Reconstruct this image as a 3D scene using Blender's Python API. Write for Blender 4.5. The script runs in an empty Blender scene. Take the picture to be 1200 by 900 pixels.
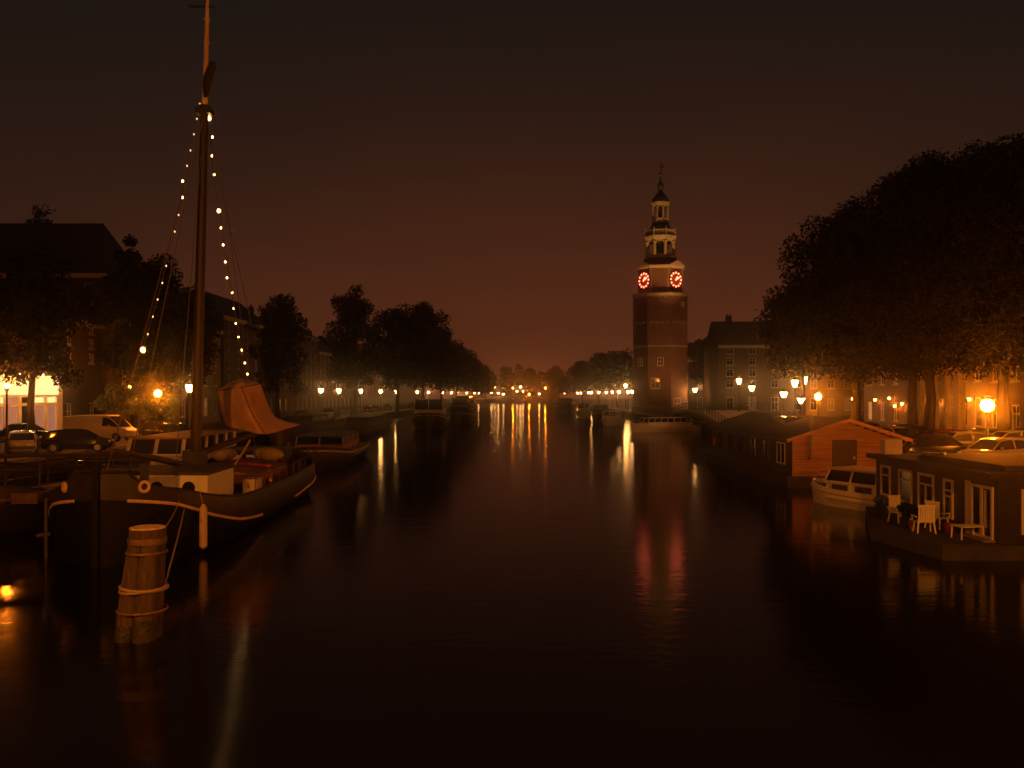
import bpy, math, random
import numpy as np
from mathutils import Vector, Matrix, Euler
R = math.radians
random.seed(7)
S = bpy.context.scene
COL = S.collection

# ------------------------------------------------------------------ camera
H = 5.2            # eye height above the water (standing on a canal bridge)
F, CX, HY = 1000.0, 600.0, 462.0   # focal length and horizon in photo pixels
cam = bpy.data.cameras.new('camera'); camo = bpy.data.objects.new('camera', cam); COL.objects.link(camo)
cam.sensor_width = 36; cam.lens = 30.0
cam.shift_y = (HY - 450) / 1200.0
cam.clip_start = 0.3; cam.clip_end = 2500
camo.location = (0, 0, H); camo.rotation_euler = (R(90), 0, 0)
S.camera = camo

def P(px, py, d):
    return Vector(((px - CX) / F * d, d, H - (py - HY) / F * d))

# ------------------------------------------------------------------ world: city night sky
W = bpy.data.worlds.new('World'); S.world = W; W.use_nodes = True
nt = W.node_tree; nt.nodes.clear()
def wn(t, **k):
    n = nt.nodes.new(t)
    for a, b in k.items(): setattr(n, a, b)
    return n
tc = wn('ShaderNodeTexCoord'); nrm = wn('ShaderNodeVectorMath', operation='NORMALIZE')
nt.links.new(tc.outputs['Generated'], nrm.inputs[0])
sep = wn('ShaderNodeSeparateXYZ'); nt.links.new(nrm.outputs[0], sep.inputs[0])
def mth(op, a, b=None, clamp=False):
    n = wn('ShaderNodeMath', operation=op); n.use_clamp = clamp
    for i, v in enumerate((a, b)):
        if v is None: continue
        if isinstance(v, (int, float)): n.inputs[i].default_value = v
        else: nt.links.new(v, n.inputs[i])
    return n.outputs[0]
el = mth('MAXIMUM', sep.outputs[2], 0.0)
fall = mth('POWER', 2.718, mth('MULTIPLY', el, -6.0))
dotn = wn('ShaderNodeVectorMath', operation='DOT_PRODUCT'); nt.links.new(nrm.outputs[0], dotn.inputs[0])
dotn.inputs[1].default_value = Vector((0.06, 1, 0.05)).normalized()
az = mth('POWER', mth('MAXIMUM', dotn.outputs['Value'], 0.0), 7.0)
nz = wn('ShaderNodeTexNoise'); nz.inputs['Scale'].default_value = 2.2; nz.inputs['Detail'].default_value = 4
mpw = wn('ShaderNodeMapping'); mpw.inputs['Scale'].default_value = (1, 1, 3.2); nt.links.new(nrm.outputs[0], mpw.inputs['Vector']); nt.links.new(mpw.outputs[0], nz.inputs['Vector'])
cl = mth('ADD', 0.72, mth('MULTIPLY', nz.outputs['Fac'], 0.56))
g = mth('MULTIPLY', mth('MULTIPLY', fall, mth('ADD', 0.42, mth('MULTIPLY', az, 0.58))), cl)
glow = wn('ShaderNodeVectorMath', operation='SCALE'); glow.inputs[0].default_value = (0.180, 0.0370, 0.0094)
nt.links.new(g, glow.inputs['Scale'])
addc = wn('ShaderNodeVectorMath', operation='ADD'); addc.inputs[1].default_value = (0.0026, 0.0060, 0.0052)
nt.links.new(glow.outputs[0], addc.inputs[0])
bg = wn('ShaderNodeBackground'); bg.inputs['Strength'].default_value = 1.0
nt.links.new(addc.outputs[0], bg.inputs['Color'])
wo = wn('ShaderNodeOutputWorld'); nt.links.new(bg.outputs[0], wo.inputs['Surface'])

# ------------------------------------------------------------------ view and sampling
S.render.engine = 'CYCLES'
S.view_settings.view_transform = 'Standard'; S.view_settings.look = 'None'
S.view_settings.exposure = 0.0; S.view_settings.gamma = 1.0; S.view_settings.use_curve_mapping = False
cy = S.cycles
cy.use_denoising = True
try: cy.denoiser = 'OPENIMAGEDENOISE'
except Exception: pass
cy.max_bounces = 5; cy.diffuse_bounces = 2; cy.glossy_bounces = 2; cy.transmission_bounces = 2
cy.volume_bounces = 0; cy.transparent_max_bounces = 4
cy.sample_clamp_indirect = 3.0; cy.caustics_reflective = False; cy.caustics_refractive = False
cy.use_light_tree = True

# ------------------------------------------------------------------ materials
MATS = {}
def mat(name, col, rough=0.7, metal=0.0, var=0.25, scale=3.0, bump=0.0, bscale=None, spec=0.5, emit=None, estr=0.0, stretch=None):
    if name in MATS: return MATS[name]
    m = bpy.data.materials.new(name); m.use_nodes = True; t = m.node_tree
    b = t.nodes['Principled BSDF']
    b.inputs['Roughness'].default_value = rough; b.inputs['Metallic'].default_value = metal
    b.inputs['Specular IOR Level'].default_value = spec
    c = tuple(col) + (1,)
    if var > 0:
        co = t.nodes.new('ShaderNodeTexCoord'); n = t.nodes.new('ShaderNodeTexNoise')
        n.inputs['Scale'].default_value = scale; n.inputs['Detail'].default_value = 6; n.inputs['Roughness'].default_value = 0.65
        src = co.outputs['Object']
        if stretch:
            mp = t.nodes.new('ShaderNodeMapping'); mp.inputs['Scale'].default_value = stretch
            t.links.new(src, mp.inputs['Vector']); src = mp.outputs[0]
        t.links.new(src, n.inputs['Vector'])
        r = t.nodes.new('ShaderNodeValToRGB')
        r.color_ramp.elements[0].position = 0.3; r.color_ramp.elements[1].position = 0.7
        r.color_ramp.elements[0].color = tuple(x * (1 - var) for x in col) + (1,)
        r.color_ramp.elements[1].color = tuple(min(1, x * (1 + var)) for x in col) + (1,)
        t.links.new(n.outputs['Fac'], r.inputs[0]); t.links.new(r.outputs[0], b.inputs['Base Color'])
        if bump:
            n2 = t.nodes.new('ShaderNodeTexNoise'); n2.inputs['Scale'].default_value = bscale or scale * 6; n2.inputs['Detail'].default_value = 4
            t.links.new(src, n2.inputs['Vector'])
            bp = t.nodes.new('ShaderNodeBump'); bp.inputs['Strength'].default_value = bump; bp.inputs['Distance'].default_value = 0.05
            t.links.new(n2.outputs['Fac'], bp.inputs['Height']); t.links.new(bp.outputs[0], b.inputs['Normal'])
    else:
        b.inputs['Base Color'].default_value = c
    if emit:
        b.inputs['Emission Color'].default_value = tuple(emit) + (1,); b.inputs['Emission Strength'].default_value = estr
    MATS[name] = m
    return m

def brick(name, c1, c2, mortar, sc=4.0):
    m = bpy.data.materials.new(name); m.use_nodes = True; t = m.node_tree; b = t.nodes['Principled BSDF']
    b.inputs['Roughness'].default_value = 0.85
    co = t.nodes.new('ShaderNodeTexCoord'); s = t.nodes.new('ShaderNodeSeparateXYZ'); t.links.new(co.outputs['Object'], s.inputs[0])
    a = t.nodes.new('ShaderNodeMath'); a.operation = 'ADD'; t.links.new(s.outputs[0], a.inputs[0]); t.links.new(s.outputs[1], a.inputs[1])
    cb = t.nodes.new('ShaderNodeCombineXYZ'); t.links.new(a.outputs[0], cb.inputs[0]); t.links.new(s.outputs[2], cb.inputs[1])
    bt = t.nodes.new('ShaderNodeTexBrick'); bt.inputs['Scale'].default_value = sc
    bt.inputs['Color1'].default_value = c1 + (1,); bt.inputs['Color2'].default_value = c2 + (1,); bt.inputs['Mortar'].default_value = mortar + (1,)
    t.links.new(cb.outputs[0], bt.inputs['Vector'])
    n = t.nodes.new('ShaderNodeTexNoise'); n.inputs['Scale'].default_value = 0.5; n.inputs['Detail'].default_value = 6
    t.links.new(co.outputs['Object'], n.inputs['Vector'])
    mr = t.nodes.new('ShaderNodeMapRange'); mr.inputs['To Min'].default_value = 0.55; mr.inputs['To Max'].default_value = 1.35
    t.links.new(n.outputs['Fac'], mr.inputs['Value'])
    mx = t.nodes.new('ShaderNodeVectorMath'); mx.operation = 'SCALE'
    t.links.new(bt.outputs['Color'], mx.inputs[0]); t.links.new(mr.outputs[0], mx.inputs['Scale'])
    t.links.new(mx.outputs[0], b.inputs['Base Color'])
    MATS[name] = m
    return m

def emis(name, col, st):
    m = bpy.data.materials.new(name); m.use_nodes = True; t = m.node_tree; b = t.nodes['Principled BSDF']
    b.inputs['Base Color'].default_value = (0.12, 0.08, 0.06, 1)
    b.inputs['Emission Color'].default_value = tuple(col) + (1,); b.inputs['Emission Strength'].default_value = st
    MATS[name] = m
    return m

M = {}
M['lamp_white'] = emis('lamp_white', (1, 0.42, 0.11), 100)
M['lamp_sodium'] = emis('lamp_sodium', (1, 0.20, 0.008), 850)
M['lamp_bridge'] = emis('lamp_bridge', (1, 0.26, 0.020), 3000)
M['bulb'] = emis('bulb', (1, 0.50, 0.15), 14)
M['bulb_dim'] = emis('bulb_dim', (1, 0.5, 0.2), 3.2)
M['bulb_big'] = emis('bulb_big', (1, 0.5, 0.14), 12)
M['wall_lamp'] = emis('wall_lamp', (1, 0.26, 0.025), 95)
M['flood'] = emis('flood', (1, 0.42, 0.09), 420)
M['dial_mark'] = emis('dial_mark', (1, 0.13, 0.06), 10)
M['dial'] = emis('dial', (1, 0.04, 0.01), 0.22)
M['lit_pane'] = emis('lit_pane', (1, 0.42, 0.14), 0.5)
M['lit_pane_dim'] = emis('lit_pane_dim', (1, 0.36, 0.13), 0.10)
M['shop_pane'] = emis('shop_pane', (1, 0.40, 0.22), 0.30)
M['fascia'] = emis('fascia', (1, 0.62, 0.24), 1.6)
M['iron'] = mat('iron', (0.03, 0.032, 0.03), 0.5, 0.3)
M['black_paint'] = mat('black_paint', (0.02, 0.02, 0.02), 0.4, 0, 0.3)
M['hull_dark'] = mat('hull_dark', (0.028, 0.021, 0.018), 0.45, 0, 0.4, 1.5, 0.15)
M['hull_green'] = mat('hull_green', (0.03, 0.045, 0.035), 0.45, 0, 0.4, 1.5, 0.15)
M['hull_brown'] = mat('hull_brown', (0.03, 0.02, 0.015), 0.5, 0, 0.4, 1.5, 0.15)
M['tar'] = mat('tar', (0.004, 0.004, 0.004), 0.6, 0, 0.3, spec=0.2)  # black hull paint, with the unlit look under the strake put into its colour
M['strake'] = mat('strake', (0.72, 0.50, 0.26), 0.6, 0, 0.25)
M['white_paint'] = mat('white_paint', (0.78, 0.74, 0.66), 0.45, 0, 0.10, 2.0)
M['cream_paint'] = mat('cream_paint', (0.62, 0.52, 0.38), 0.5, 0, 0.15, 2.0)
M['grey_roof'] = mat('grey_roof', (0.07, 0.062, 0.055), 0.75, 0, 0.3, 1.5, 0.2)
M['felt'] = mat('felt', (0.05, 0.048, 0.045), 0.75, 0, 0.4, 1.2, 0.3)
M['tile'] = mat('tile', (0.09, 0.05, 0.04), 0.8, 0, 0.35, 2.0, 0.4)
M['slate'] = mat('slate', (0.05, 0.05, 0.055), 0.7, 0, 0.3, 2.0, 0.3)
M['deck'] = mat('deck', (0.16, 0.09, 0.06), 0.7, 0, 0.35, 2.0, 0.2, stretch=(6, 0.6, 1))
M['red_deck'] = mat('red_deck', (0.28, 0.12, 0.08), 0.7, 0, 0.35, 1.5, 0.2)
M['mast'] = mat('mast', (0.026, 0.013, 0.008), 0.5, 0, 0.3, 2, 0.1, stretch=(4, 4, 0.4))
M['mast_pale'] = mat('mast_pale', (0.55, 0.40, 0.30), 0.5, 0, 0.2)
M['sail'] = mat('sail', (0.66, 0.38, 0.23), 0.9, 0, 0.22, 1.4, 0.25)
M['rope'] = mat('rope', (0.35, 0.26, 0.17), 0.9, 0, 0.2, 20)
M['wire'] = mat('wire', (0.12, 0.08, 0.06), 0.6, 0, 0.1)
M['pile'] = mat('pile', (0.085, 0.055, 0.036), 0.85, 0, 0.6, 2.4, 0.7, 16, stretch=(5, 5, 0.5))
M['pile_wet'] = mat('pile_wet', (0.035, 0.03, 0.02), 0.5, 0, 0.5, 4, 0.5, 16)
M['pile_cap'] = mat('pile_cap', (0.72, 0.52, 0.24), 0.8, 0, 0.35, 7, 0.5)
M['band'] = mat('band', (0.20, 0.12, 0.08), 0.6, 0.3, 0.4, 6)
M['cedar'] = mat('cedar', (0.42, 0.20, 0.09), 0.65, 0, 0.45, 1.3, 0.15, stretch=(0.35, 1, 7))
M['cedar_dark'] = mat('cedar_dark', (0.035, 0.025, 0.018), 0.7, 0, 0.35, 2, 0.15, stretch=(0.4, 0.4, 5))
M['door_dark'] = mat('door_dark', (0.07, 0.045, 0.032), 0.6, 0, 0.25, 2)
M['raft'] = mat('raft', (0.045, 0.04, 0.035), 0.85, 0, 0.4, 1.5, 0.3)
M['concrete'] = mat('concrete', (0.20, 0.18, 0.16), 0.85, 0, 0.35, 1.5, 0.3)
M['glass_dark'] = mat('glass_dark', (0.012, 0.012, 0.012), 0.06, 0, 0, spec=0.8)
M['chrome'] = mat('chrome', (0.6, 0.6, 0.58), 0.25, 1.0, 0.1)
M['rubber'] = mat('rubber', (0.02, 0.02, 0.02), 0.8, 0, 0.2)
M['stone'] = mat('stone', (0.40, 0.34, 0.26), 0.8, 0, 0.25, 1.5, 0.2)
M['wood_white'] = mat('wood_white', (0.60, 0.50, 0.36), 0.6, 0, 0.2, 1.5)
M['lead'] = mat('lead', (0.10, 0.10, 0.10), 0.6, 0.1, 0.3, 1.5)
M['gold'] = mat('gold', (0.8, 0.5, 0.15), 0.3, 1.0, 0.1)
M['plastic_white'] = mat('plastic_white', (0.80, 0.74, 0.60), 0.4, 0, 0.06)
M['yellow_tarp'] = mat('yellow_tarp', (0.42, 0.33, 0.08), 0.6, 0, 0.3, 4, 0.3)
M['red_paint'] = mat('red_paint', (0.55, 0.08, 0.035), 0.5, 0, 0.2)
M['red_dark'] = mat('red_dark', (0.20, 0.03, 0.03), 0.5, 0, 0.2)
M['tail_red'] = mat('tail_red', (0.30, 0.02, 0.015), 0.2, 0, 0)
M['lens_clear'] = mat('lens_clear', (0.7, 0.7, 0.65), 0.1, 0, 0)
M['flag'] = mat('flag', (0.03, 0.025, 0.03), 0.9, 0, 0.3)
M['asphalt'] = mat('asphalt', (0.055, 0.05, 0.048), 0.75, 0, 0.35, 0.8, 0.3, 30)
M['paving'] = mat('paving', (0.15, 0.105, 0.085), 0.8, 0, 0.4, 1.2, 0.5, 12)
M['earth'] = mat('earth', (0.07, 0.06, 0.045), 0.9, 0, 0.4, 0.3)
M['bark'] = mat('bark', (0.035, 0.027, 0.02), 0.9, 0, 0.45, 3, 0.7, 12, stretch=(3, 3, 0.5))
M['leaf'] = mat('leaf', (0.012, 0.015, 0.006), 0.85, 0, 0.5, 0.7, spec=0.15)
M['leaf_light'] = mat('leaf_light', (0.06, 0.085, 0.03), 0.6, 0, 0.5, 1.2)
M['quay_brick'] = brick('quay_brick', (0.10, 0.06, 0.045), (0.07, 0.045, 0.035), (0.10, 0.09, 0.08), 3.0)
M['tower_brick'] = brick('tower_brick', (0.31, 0.165, 0.11), (0.23, 0.12, 0.085), (0.20, 0.16, 0.13), 3.0)
M['brick_a'] = brick('brick_a', (0.19, 0.10, 0.075), (0.14, 0.075, 0.06), (0.2, 0.18, 0.15), 3.5)
M['brick_b'] = brick('brick_b', (0.09, 0.06, 0.05), (0.07, 0.05, 0.04), (0.13, 0.12, 0.10), 3.5)
M['brick_c'] = brick('brick_c', (0.20, 0.11, 0.075), (0.15, 0.085, 0.06), (0.22, 0.19, 0.16), 3.5)
M['render_pale'] = mat('render_pale', (0.24, 0.18, 0.13), 0.8, 0, 0.2, 0.8)

# ------------------------------------------------------------------ mesh collector
class MB:
    def __init__(s): s.V = []; s.Fc = []; s.T = None
    def add(s, vs, fs):
        o = len(s.V)
        if s.T is not None: vs = [s.T @ Vector(v) for v in vs]
        s.V += [tuple(v) for v in vs]; s.Fc += [tuple(i + o for i in f) for f in fs]; return s
    def box(s, x0, x1, y0, y1, z0, z1):
        return s.add([(x0,y0,z0),(x1,y0,z0),(x1,y1,z0),(x0,y1,z0),(x0,y0,z1),(x1,y0,z1),(x1,y1,z1),(x0,y1,z1)],
              [(0,3,2,1),(4,5,6,7),(0,1,5,4),(1,2,6,5),(2,3,7,6),(3,0,4,7)])
    def poly(s, pts): return s.add(pts, [tuple(range(len(pts)))])
    def prism(s, pts, ext):
        n = len(pts); e = Vector(ext)
        a = [Vector(p) for p in pts]; b = [p + e for p in a]
        return s.add(a + b, [tuple(reversed(range(n))), tuple(range(n, 2*n))] + [(i, (i+1) % n, (i+1) % n + n, i + n) for i in range(n)])
    def loft(s, rings, closed=True, cap0=True, cap1=True):
        n = len(rings[0]); vs = [p for r in rings for p in r]; fs = []
        for k in range(len(rings) - 1):
            for i in range(n if closed else n - 1):
                j = (i + 1) % n
                fs.append((k*n+i, k*n+j, (k+1)*n+j, (k+1)*n+i))
        if closed and cap0: fs.append(tuple(reversed(range(n))))
        if closed and cap1: fs.append(tuple((len(rings)-1)*n + i for i in range(n)))
        return s.add(vs, fs)
    def tube(s, pts, r, n=8, cap=True):
        pts = [Vector(p) for p in pts]; rs = r if isinstance(r, (list, tuple)) else [r] * len(pts)
        rings = []
        for i, p in enumerate(pts):
            d = (pts[min(i+1, len(pts)-1)] - pts[max(i-1, 0)])
            if d.length < 1e-9: d = Vector((0,0,1))
            d.normalize()
            up = Vector((0,0,1)) if abs(d.z) < 0.9 else Vector((1,0,0))
            a = d.cross(up).normalized(); b = a.cross(d).normalized()
            rings.append([p + (a*math.cos(2*math.pi*k/n) + b*math.sin(2*math.pi*k/n)) * rs[i] for k in range(n)])
        return s.loft(rings, True, cap, cap)
    def lathe(s, prof, n=12, c=(0,0,0), ph=0.0, cap=True):
        rings = [[(c[0]+r*math.cos(2*math.pi*(k+ph)/n), c[1]+r*math.sin(2*math.pi*(k+ph)/n), c[2]+z) for k in range(n)] for r, z in prof]
        return s.loft(rings, True, cap, cap)
    def ball(s, c, r, n=10, m=7, sq=(1,1,1)):
        rings = []
        for i in range(1, m):
            a = math.pi * i / m
            rings.append([(c[0]+sq[0]*r*math.sin(a)*math.cos(2*math.pi*k/n), c[1]+sq[1]*r*math.sin(a)*math.sin(2*math.pi*k/n), c[2]-sq[2]*r*math.cos(a)) for k in range(n)])
        return s.loft(rings)
    def torus(s, c, R0, r, axis='y', n=18, m=6):
        rings = []
        for i in range(n + 1):
            a = 2*math.pi*i/n; ring = []
            for k in range(m):
                b = 2*math.pi*k/m; q = R0 + r*math.cos(b); h = r*math.sin(b)
                if axis == 'y': ring.append((c[0]+q*math.cos(a), c[1]+h, c[2]+q*math.sin(a)))
                elif axis == 'x': ring.append((c[0]+h, c[1]+q*math.cos(a), c[2]+q*math.sin(a)))
                else: ring.append((c[0]+q*math.cos(a), c[1]+q*math.sin(a), c[2]+h))
            rings.append(ring)
        return s.loft(rings, True, False, False)
    def mesh(s, name, smooth=False):
        me = bpy.data.meshes.new(name); me.from_pydata(s.V, [], s.Fc); me.update()
        if smooth:
            me.polygons.foreach_set('use_smooth', [True] * len(me.polygons))
            try: me.set_sharp_from_angle(angle=R(40))
            except Exception: pass
        return me
    def build(s, name, m, parent=None, loc=None, smooth=False, bevel=0.0):
        o = bpy.data.objects.new(name, s.mesh(name, smooth)); COL.objects.link(o)
        o.data.materials.append(m)
        if parent is not None: o.parent = parent
        if loc is not None: o.location = loc
        if bevel:
            b = o.modifiers.new('bevel', 'BEVEL'); b.width = bevel; b.segments = 2; b.limit_method = 'ANGLE'
        return o

def tag(o, label, cat, group=None, kind=None):
    if label: o['label'] = label
    if cat: o['category'] = cat
    if group: o['group'] = group
    if kind: o['kind'] = kind
    return o
def thing(name, label, cat, loc=(0,0,0), rz=0.0, group=None):
    o = bpy.data.objects.new(name, None); COL.objects.link(o); o.empty_display_size = 0.3
    o.location = loc; o.rotation_euler = (0, 0, rz); return tag(o, label, cat, group)
def struct(o): o['kind'] = 'structure'; return o
def dup(root, loc, rz=0.0, label=None, group=None, scale=None):
    def cp(o, par):
        c = o.copy(); COL.objects.link(c)
        if par is not None: c.parent = par
        for ch in list(KIDS.get(o.name, ())): cp(ch, c)
        return c
    r = cp(root, None); r.location = loc; r.rotation_euler = (0, 0, rz)
    if label: r['label'] = label
    if group: r['group'] = group
    if scale: r.scale = scale
    return r
KIDS = {}
def scan_kids():
    KIDS.clear()
    for o in bpy.data.objects:
        if o.parent: KIDS.setdefault(o.parent.name, []).append(o)
ORD = ['first','second','third','fourth','fifth','sixth','seventh','eighth','ninth','tenth','eleventh','twelfth','thirteenth','fourteenth','fifteenth','sixteenth','seventeenth','eighteenth','nineteenth','twentieth']

QZ = 1.5                                   # quay level above the water
def LE(d): return -28 + 0.012 * d          # left quay edge
def RE(d): return 22.6 + 0.012 * d         # right quay edge

# ------------------------------------------------------------------ setting: water, quays, roads
def water_mat():
    m = bpy.data.materials.new('water'); m.use_nodes = True; t = m.node_tree; b = t.nodes['Principled BSDF']
    b.inputs['Base Color'].default_value = (0.006, 0.0045, 0.003, 1); b.inputs['Roughness'].default_value = 0.122
    b.inputs['IOR'].default_value = 1.33
    co = t.nodes.new('ShaderNodeTexCoord')
    hs = []
    for sc, st in ((0.9, 0.6), (3.5, 0.4)):
        mp = t.nodes.new('ShaderNodeMapping'); mp.inputs['Scale'].default_value = (sc * 0.55, sc, 1)
        t.links.new(co.outputs['Object'], mp.inputs[0])
        n = t.nodes.new('ShaderNodeTexNoise'); n.inputs['Scale'].default_value = 1.0; n.inputs['Detail'].default_value = 2
        t.links.new(mp.outputs[0], n.inputs['Vector'])
        k = t.nodes.new('ShaderNodeMath'); k.operation = 'MULTIPLY'; k.inputs[1].default_value = st; t.links.new(n.outputs['Fac'], k.inputs[0]); hs.append(k)
    ad = t.nodes.new('ShaderNodeMath'); ad.operation = 'ADD'; t.links.new(hs[0].outputs[0], ad.inputs[0]); t.links.new(hs[1].outputs[0], ad.inputs[1])
    bp = t.nodes.new('ShaderNodeBump'); bp.inputs['Strength'].default_value = 0.36; bp.inputs['Distance'].default_value = 0.035
    t.links.new(ad.outputs[0], bp.inputs['Height']); t.links.new(bp.outputs[0], b.inputs['Normal'])
    return m
w = MB().poly([(-690,-40,0),(690,-40,0),(690,690,0),(-690,690,0)]).build('canal_water', water_mat()); struct(w)

def slab(name, pts, z0, z1, m):
    return struct(MB().prism([(x, y, z0) for x, y in pts], (0, 0, z1 - z0)).build(name, m))
FAR = 512.0
GAP0, GAP1 = 99.0, 135.0                   # mouth of the side canal on the right
slab('left_quay', [(-680,-30),(LE(-30),-30),(LE(FAR),FAR),(-680,FAR)], -1, QZ, M['quay_brick'])
slab('right_quay', [(RE(-30),-30),(680,-30),(680,GAP0),(RE(GAP0),GAP0)], -1, QZ, M['quay_brick'])
slab('tower_quay', [(RE(GAP1),GAP1),(680,GAP1),(680,FAR),(RE(FAR),FAR)], -1, QZ, M['quay_brick'])
slab('far_quay', [(-680,FAR+16),(680,FAR+16),(680,680),(-680,680)], -1, QZ, M['quay_brick'])
def sheet(name, pts, z, m): return struct(MB().poly([(x, y, z) for x, y in pts]).build(name, m))
sheet('left_pavement', [(-300,-30),(LE(-30)-0.5,-30),(LE(FAR)-0.5,FAR),(-300,FAR)], QZ+0.004, M['paving'])
sheet('left_road', [(LE(-30)-11,-30),(LE(-30)-4,-30),(LE(FAR)-4,FAR),(LE(FAR)-11,FAR)], QZ+0.008, M['asphalt'])
sheet('right_pavement', [(RE(-30)+0.5,-30),(300,-30),(300,GAP0-0.3),(RE(GAP0)+0.5,GAP0-0.3)], QZ+0.004, M['paving'])
sheet('right_road', [(RE(-30)+6,-30),(RE(-30)+13,-30),(RE(GAP0)+13,GAP0-0.3),(RE(GAP0)+6,GAP0-0.3)], QZ+0.008, M['asphalt'])
sheet('tower_pavement', [(RE(GAP1)+0.5,GAP1+0.3),(300,GAP1+0.3),(300,FAR),(RE(FAR)+0.5,FAR)], QZ+0.004, M['paving'])
def coping(name, pts):
    k = MB()
    for (a, b) in zip(pts[:-1], pts[1:]):
        k.add([(a[0]-.25,a[1],QZ-.12),(a[0]+.25,a[1],QZ-.12),(b[0]+.25,b[1],QZ-.12),(b[0]-.25,b[1],QZ-.12),
               (a[0]-.25,a[1],QZ+.12),(a[0]+.25,a[1],QZ+.12),(b[0]+.25,b[1],QZ+.12),(b[0]-.25,b[1],QZ+.12)],
              [(0,3,2,1),(4,5,6,7),(0,1,5,4),(1,2,6,5),(2,3,7,6),(3,0,4,7)])
    return struct(k.build(name, M['stone']))
coping('left_kerb', [(LE(d), d) for d in (-30, FAR)])
coping('right_kerb', [(RE(d), d) for d in (-30, GAP0)])
coping('tower_kerb', [(RE(d), d) for d in (GAP1, FAR)])

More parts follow.
